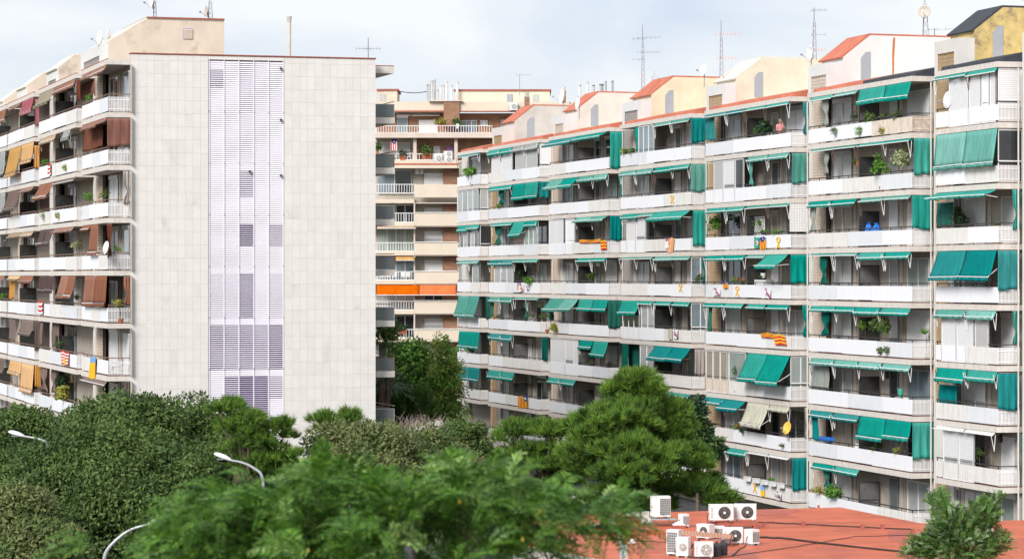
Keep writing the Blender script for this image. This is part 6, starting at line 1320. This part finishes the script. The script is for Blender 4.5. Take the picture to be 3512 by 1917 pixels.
dish(2779, 185, 163, .46, 'white satellite dish beside the slim dark mast', face=(-.95, -.3, .1))
dish(1984, 352, 203, .55, 'large white satellite dish on the pink-beige penthouse', face=(-.96, -.25, .15))
dish(1930, 330, 225, .68, 'largest white satellite dish behind the smallest beige penthouse', face=(-.96, -.25, .15))
dish(343, 132, 163, .42, 'white satellite dish on the brown-awninged roof edge', face=(-.85, -.45, .1))
dish(375, 128, 165, .4, 'narrow white satellite dish beside the tan penthouse slope', face=(-.95, .2, .1))
dish(3171, 40, 151.5, .34, 'beige satellite dish high on the lattice mast', 'dish_beige', face=(-.35, -.9, .15), stand=0)
dish(709, 40, 164.6, .32, 'pale dish clamped to the mast at the tan penthouse edge', 'dish_beige', face=(-.9, -.3, .1), stand=0)
dish(521, 8, 164.6, .38, 'white dish clamped to the mast on the tan penthouse', face=(-.85, -.4, .1), stand=0)
s = RF.s(px('F', 800), -.1); w_ = RF.w((s, -.15, 0)); dish(px('F', 800), py('F', 382), w_.y, .36, 'yellow satellite dish outside a seventh-row balcony', 'dish_yellow', face=(-.85, -.5, .25), stand=.35)
s = RF.s(px('A', 1180), .1); w_ = RF.w((s, .1, 0)); dish(px('A', 1180), py('A', 805), w_.y, .42, 'white satellite dish before the tan lattice of the topmost balcony', face=(-.9, -.35, .1), stand=.3)
s = LF.s(px('J', 1025), -.1); w_ = LF.w((s, -.1, 0)); dish(px('J', 1028), py('J', 985), w_.y, .36, 'white satellite dish on a fourth-row balcony by the grey wall', face=(-.85, -.5, .2), stand=.2)
s = RF.s(px('E', 793), .9); w_ = RF.w((s, .9, 0)); dish(px('E', 793), py('E', 355), w_.y, .42, 'grey satellite dish on a fourth-row balcony, yellow red-roofed penthouse bay', 'dish_beige', face=(-.6, -.75, .2), stand=.5)

# ---------------------------------------------------------------- chimneys
def pipe(x0, x1, yt, yb, Y, mm, label, cap=True, square=False):
    a = at((x0 + x1) / 2, yb, Y); h = (yb - yt) * Y / F; r = (x1 - x0) / 2 * Y / F; t = thing('chimney', WF, a, uniq(label), 'chimney', 'roof chimneys')
    m = MB()
    if square: m.box(a + Vector((-r, -r, 0)), a + Vector((r, r, h * .72)))
    else: m.lathe(a, [(r * .68, 0), (r * .68, h * .85)], 14)
    m.build('shaft', mm, t, a, False)
    m = MB()
    if square:
        m.box(a + Vector((-r * 1.1, -r * 1.1, h * .721)), a + Vector((r * 1.1, r * 1.1, h * .77)))
        for i in range(3): m.lathe(a + Vector((0, 0, h * .771)), [(r * .8, h * .075 * i), (r * .8, h * .075 * i + h * .045)], 12)
    else:
        for i in range(3): m.lathe(a + Vector((0, 0, h * .85)), [(r * (.74 + .08 * i), h * .05 * i), (r * (.84 + .08 * i), h * .05 * i + h * .035)], 14)
    m.build('cowl', mm if not square else 'pipe_grey', t, a)
pipe(981, 1002, 55, 200, 168, 'pipe_beige', 'tall grey flue pipe on the grey-walled block')
for i, (a, b_, yt, yb, mm) in enumerate(((543, 564, 228, 368, 'pipe_grey'), (566, 582, 226, 362, 'pipe_grey'), (578, 608, 195, 365, 'pipe_beige'), (606, 628, 188, 360, 'pipe_grey'), (630, 652, 275, 362, 'pipe_beige'), (652, 683, 238, 368, 'frame_white'), (684, 708, 233, 365, 'pipe_beige'), (704, 734, 200, 367, 'frame_white'), (747, 776, 238, 362, 'frame_white'), (796, 829, 203, 365, 'frame_white'))):
    pipe(px('M', a), px('M', b_), py('M', yt), py('M', yb) + 2, 277.5 + (i % 2), mm, f'{"white" if mm == "frame_white" else "grey"} flue pipe, {ORD[i + 1]} in the cluster over the brick stack')
for i, (a, b_, yt, yb, mm) in enumerate(((205, 224, 374, 450, 'frame_white'), (245, 263, 357, 440, 'frame_white'), (278, 297, 375, 425, 'pipe_beige'), (316, 345, 370, 430, 'pipe_grey'), (346, 360, 355, 430, 'pipe_grey'), (380, 397, 352, 430, 'pipe_grey'))):
    pipe(px('T', a), px('T', b_), py('T', yt), py('T', yb), 283, mm, f'{"white" if mm == "frame_white" else "grey"} flue pipe, {ORD[i + 1]} of the row behind the pink-beige penthouse')
pipe(px('M', 1402), px('M', 1448), py('M', 296), py('M', 470), 271, 'brick', 'brick chimney with domed cowl on the distant block', square=True)
pipe(px('T', 112), px('T', 141), py('T', 386), py('T', 470), 272, 'brick', 'square brick chimney beside the largest dish', square=True)

# ---------------------------------------------------------------- things on the distant brick block
def mthing(name, x0, y0, x1, y1, e, label, cat, c='M'):
    s0, s1 = mx_(px(c, x0)), mx_(px(c, x1)); z0, z1 = mz_(py(c, y1)), mz_(py(c, y0)); base = ((s0 + s1) / 2, e, z0); return thing(name, MF, base, uniq(label), cat), base, s0, s1, z0, z1
def mac(x0, y0, x1, y1, e, label, fans=1):
    s0, s1 = mx_(px('M', x0)), mx_(px('M', x1)); z0, z1 = mz_(py('M', y1)), mz_(py('M', y0)); ac_unit(MF.w(((s0 + s1) / 2, e, z0)), 0, s1 - s0, .4, z1 - z0 - .06, 'pale', label, group='air conditioners on the brick block', fans=fans)
mac(1267, 390, 1342, 458, .8, 'pale fan unit on the yellow fascia of the brick block'); mac(607, 848, 684, 915, -.1, 'single fan unit beside the leafy orange tree'); mac(696, 818, 772, 918, -.1, 'double fan unit beside the single one', 2); mac(442, 970, 512, 1018, .9, 'small fan unit under the slab of the brick block')
for i, (x0, x1) in enumerate(((75, 331), (333, 554))):
    t, base, s0, s1, z0, z1 = mthing('awning', x0, 488, x1, 548, -.3, ['wider', 'narrower'][i] + ' bright orange awning on the brick block', 'awning', 'N'); m = MB(); m.grid(lambda u, v: (s0 + (s1 - s0) * u, -.05 - .55 * v + .02 * math.sin(u * 14), z1 + (z0 - z1) * v), 12, 4); o = m.build('canopy', 'cloth_bright_orange', t, base, True); o.modifiers.new('thickness', 'SOLIDIFY').thickness = .01; m = MB(); m.tube((s0, -.61, z0), (s1, -.61, z0), .035); m.build('front_bar', 'metal_white', t, base)
for (x0, x1, y0, y1, mm, lab, c) in ((190, 301, 318, 340, 'cloth_peach', 'short amber awning over the white garden chairs', 'N'), (76, 312, 135, 148, 'cloth_tan', 'thin peach awning rolled over glazed balcony of the brick block', 'N'), (408, 655, 474, 496, 'cloth_white_cloth', 'white rolled awning on the brick terrace', 'M'), (275, 405, 474, 492, 'cloth_white_cloth', 'shorter white rolled awning at the terrace end', 'M')):
    t, base, s0, s1, z0, z1 = mthing('awning', x0, y0, x1, y1, -.2, lab, 'awning', c); e_ = 2.5 if c == 'M' else 0; m = MB(); m.grid(lambda u, v: (s0 + (s1 - s0) * u, e_ - .1 - .5 * v, z1 + (z0 - z1) * v), 8, 3); o = m.build('canopy', mm, t, base, True); o.modifiers.new('thickness', 'SOLIDIFY').thickness = .02; m = MB(); m.tube((s0, e_ - .61, z0), (s1, e_ - .61, z0), .03); m.build('front_bar', 'metal_white', t, base)
def mplant(x, y, w, h, lm, e, label, pot='pot_terracotta', c='M'):
    s = mx_(px(c, x)); z = mz_(py(c, y)); W_ = w / sc(c) * .0275 / 2; H_ = h / sc(c) * .0275 / 2; zb = z - H_ - .3; base = (s, e, zb); rs = np.random.RandomState(int(x + y)); t = thing('potted_plant', MF, base, uniq(label), 'plant', 'plants on the brick block'); cc, rr_ = clumps(rs, (s, e, z), (W_, min(.5, W_), H_), max(5, int(14 * W_ * H_)), .15, .32, .4); v = blob_leaves(rs, cc, rr_, 60, .2, .1, .9) - np.array(base); fast_mesh('foliage', v, 4, LEAFM[lm], t); m = MB(); m.box((s - W_ * .5, e - .2, zb), (s + W_ * .5, e + .2, zb + .5)); m.build('planter', pot, t, base)
mplant(545, 805, 170, 100, 'o', .2, 'large rounded orange tree in a wooden box on the brick block'); mplant(335, 845, 90, 50, 'd', .2, 'dark row of rail plants near the starred flag'); mplant(665, 570, 90, 60, 'y', -.1, 'yellow-green terrace plant before the brick stack'); mplant(815, 560, 50, 60, 'o', -.1, 'slender terrace plant in a white pot', 'pot_white'); mplant(115, 770, 40, 90, 'o', .0, 'shrub between the side balconies and the shuttered window'); mplant(230, 745, 90, 40, 'd', .2, 'plants on the lowest railed balcony of the brick block', 'pot_terracotta', 'N')
s0, s1 = mx_(px('M', 230)), mx_(px('M', 288)); flag(MF, s0, s1, mz_(py('M', 808)), mz_(py('M', 712)), .05, ['flag_white', 'flag_red', 'flag_blue'], lambda u, v: (0 if abs(u - .5) < .1 and .14 < v < .3 else 2) if v < .5 and abs(u - .5) < .5 * (1 - v / .5) + .05 else int(u * 7 + .5) % 2, 'red and white striped flag with a starred blue triangle on the brick block', 'flag', .02)
for i, x in enumerate((105, 140, 180, 232, 262)):
    t, base, s0, s1, z0, z1 = mthing('garden_chair', x - 14, 418, x + 14, 462, .35, f'white garden chair, {ORD[i + 1]} along the railed balcony of the brick block', 'chair', 'N'); t['group'] = 'white garden chairs'; m = MB(); m.box((s0, .2, z0 + .36), (s1, .6, z0 + .40)); m.build('seat', 'frame_white', t, base); m = MB(); m.box((s0, .6, z0 + .40), (s1, .64, z0 + .8)); m.build('backrest', 'frame_white', t, base)
    for a in (s0 + .03, s1 - .03):
        for e in (.22, .58): m = MB(); m.tube((a, e, z0), (a, e, z0 + .36), .02); m.build('leg', 'frame_white', t, base)
# overhead wire from the roof house to the flues
t = thing('overhead_wire', MF, (mx_(px('M', 290)), 4, mz_(py('M', 268))), uniq('sagging black wire between the roof house and the flue pipes'), 'wire'); m = MB(); P = [(mx_(px('M', 290 + 26 * i)), 4, mz_(py('M', 268 + 14 * math.sin(math.pi * i / 10)))) for i in range(11)]; m.path(P, .05, n=4); m.build('wire', 'cable', t, P[0])
# low walls and a parked strip of ground under the courtyard trees
a = at(1500, 1432, 262); t = thing('garden_wall', WF, Vector((a.x, 262, 0)), uniq('low pale wall glimpsed under the courtyard trees'), 'wall'); m = MB(); m.box((a.x - 9, 262, 0), (a.x + 7, 262.3, 1.4)); m.build('wall', 'plaster', t, t.location); m = MB(); m.box((a.x - 9.05, 261.95, 1.402), (a.x + 7.05, 262.35, 1.5)); m.build('coping', 'concrete', t, t.location)
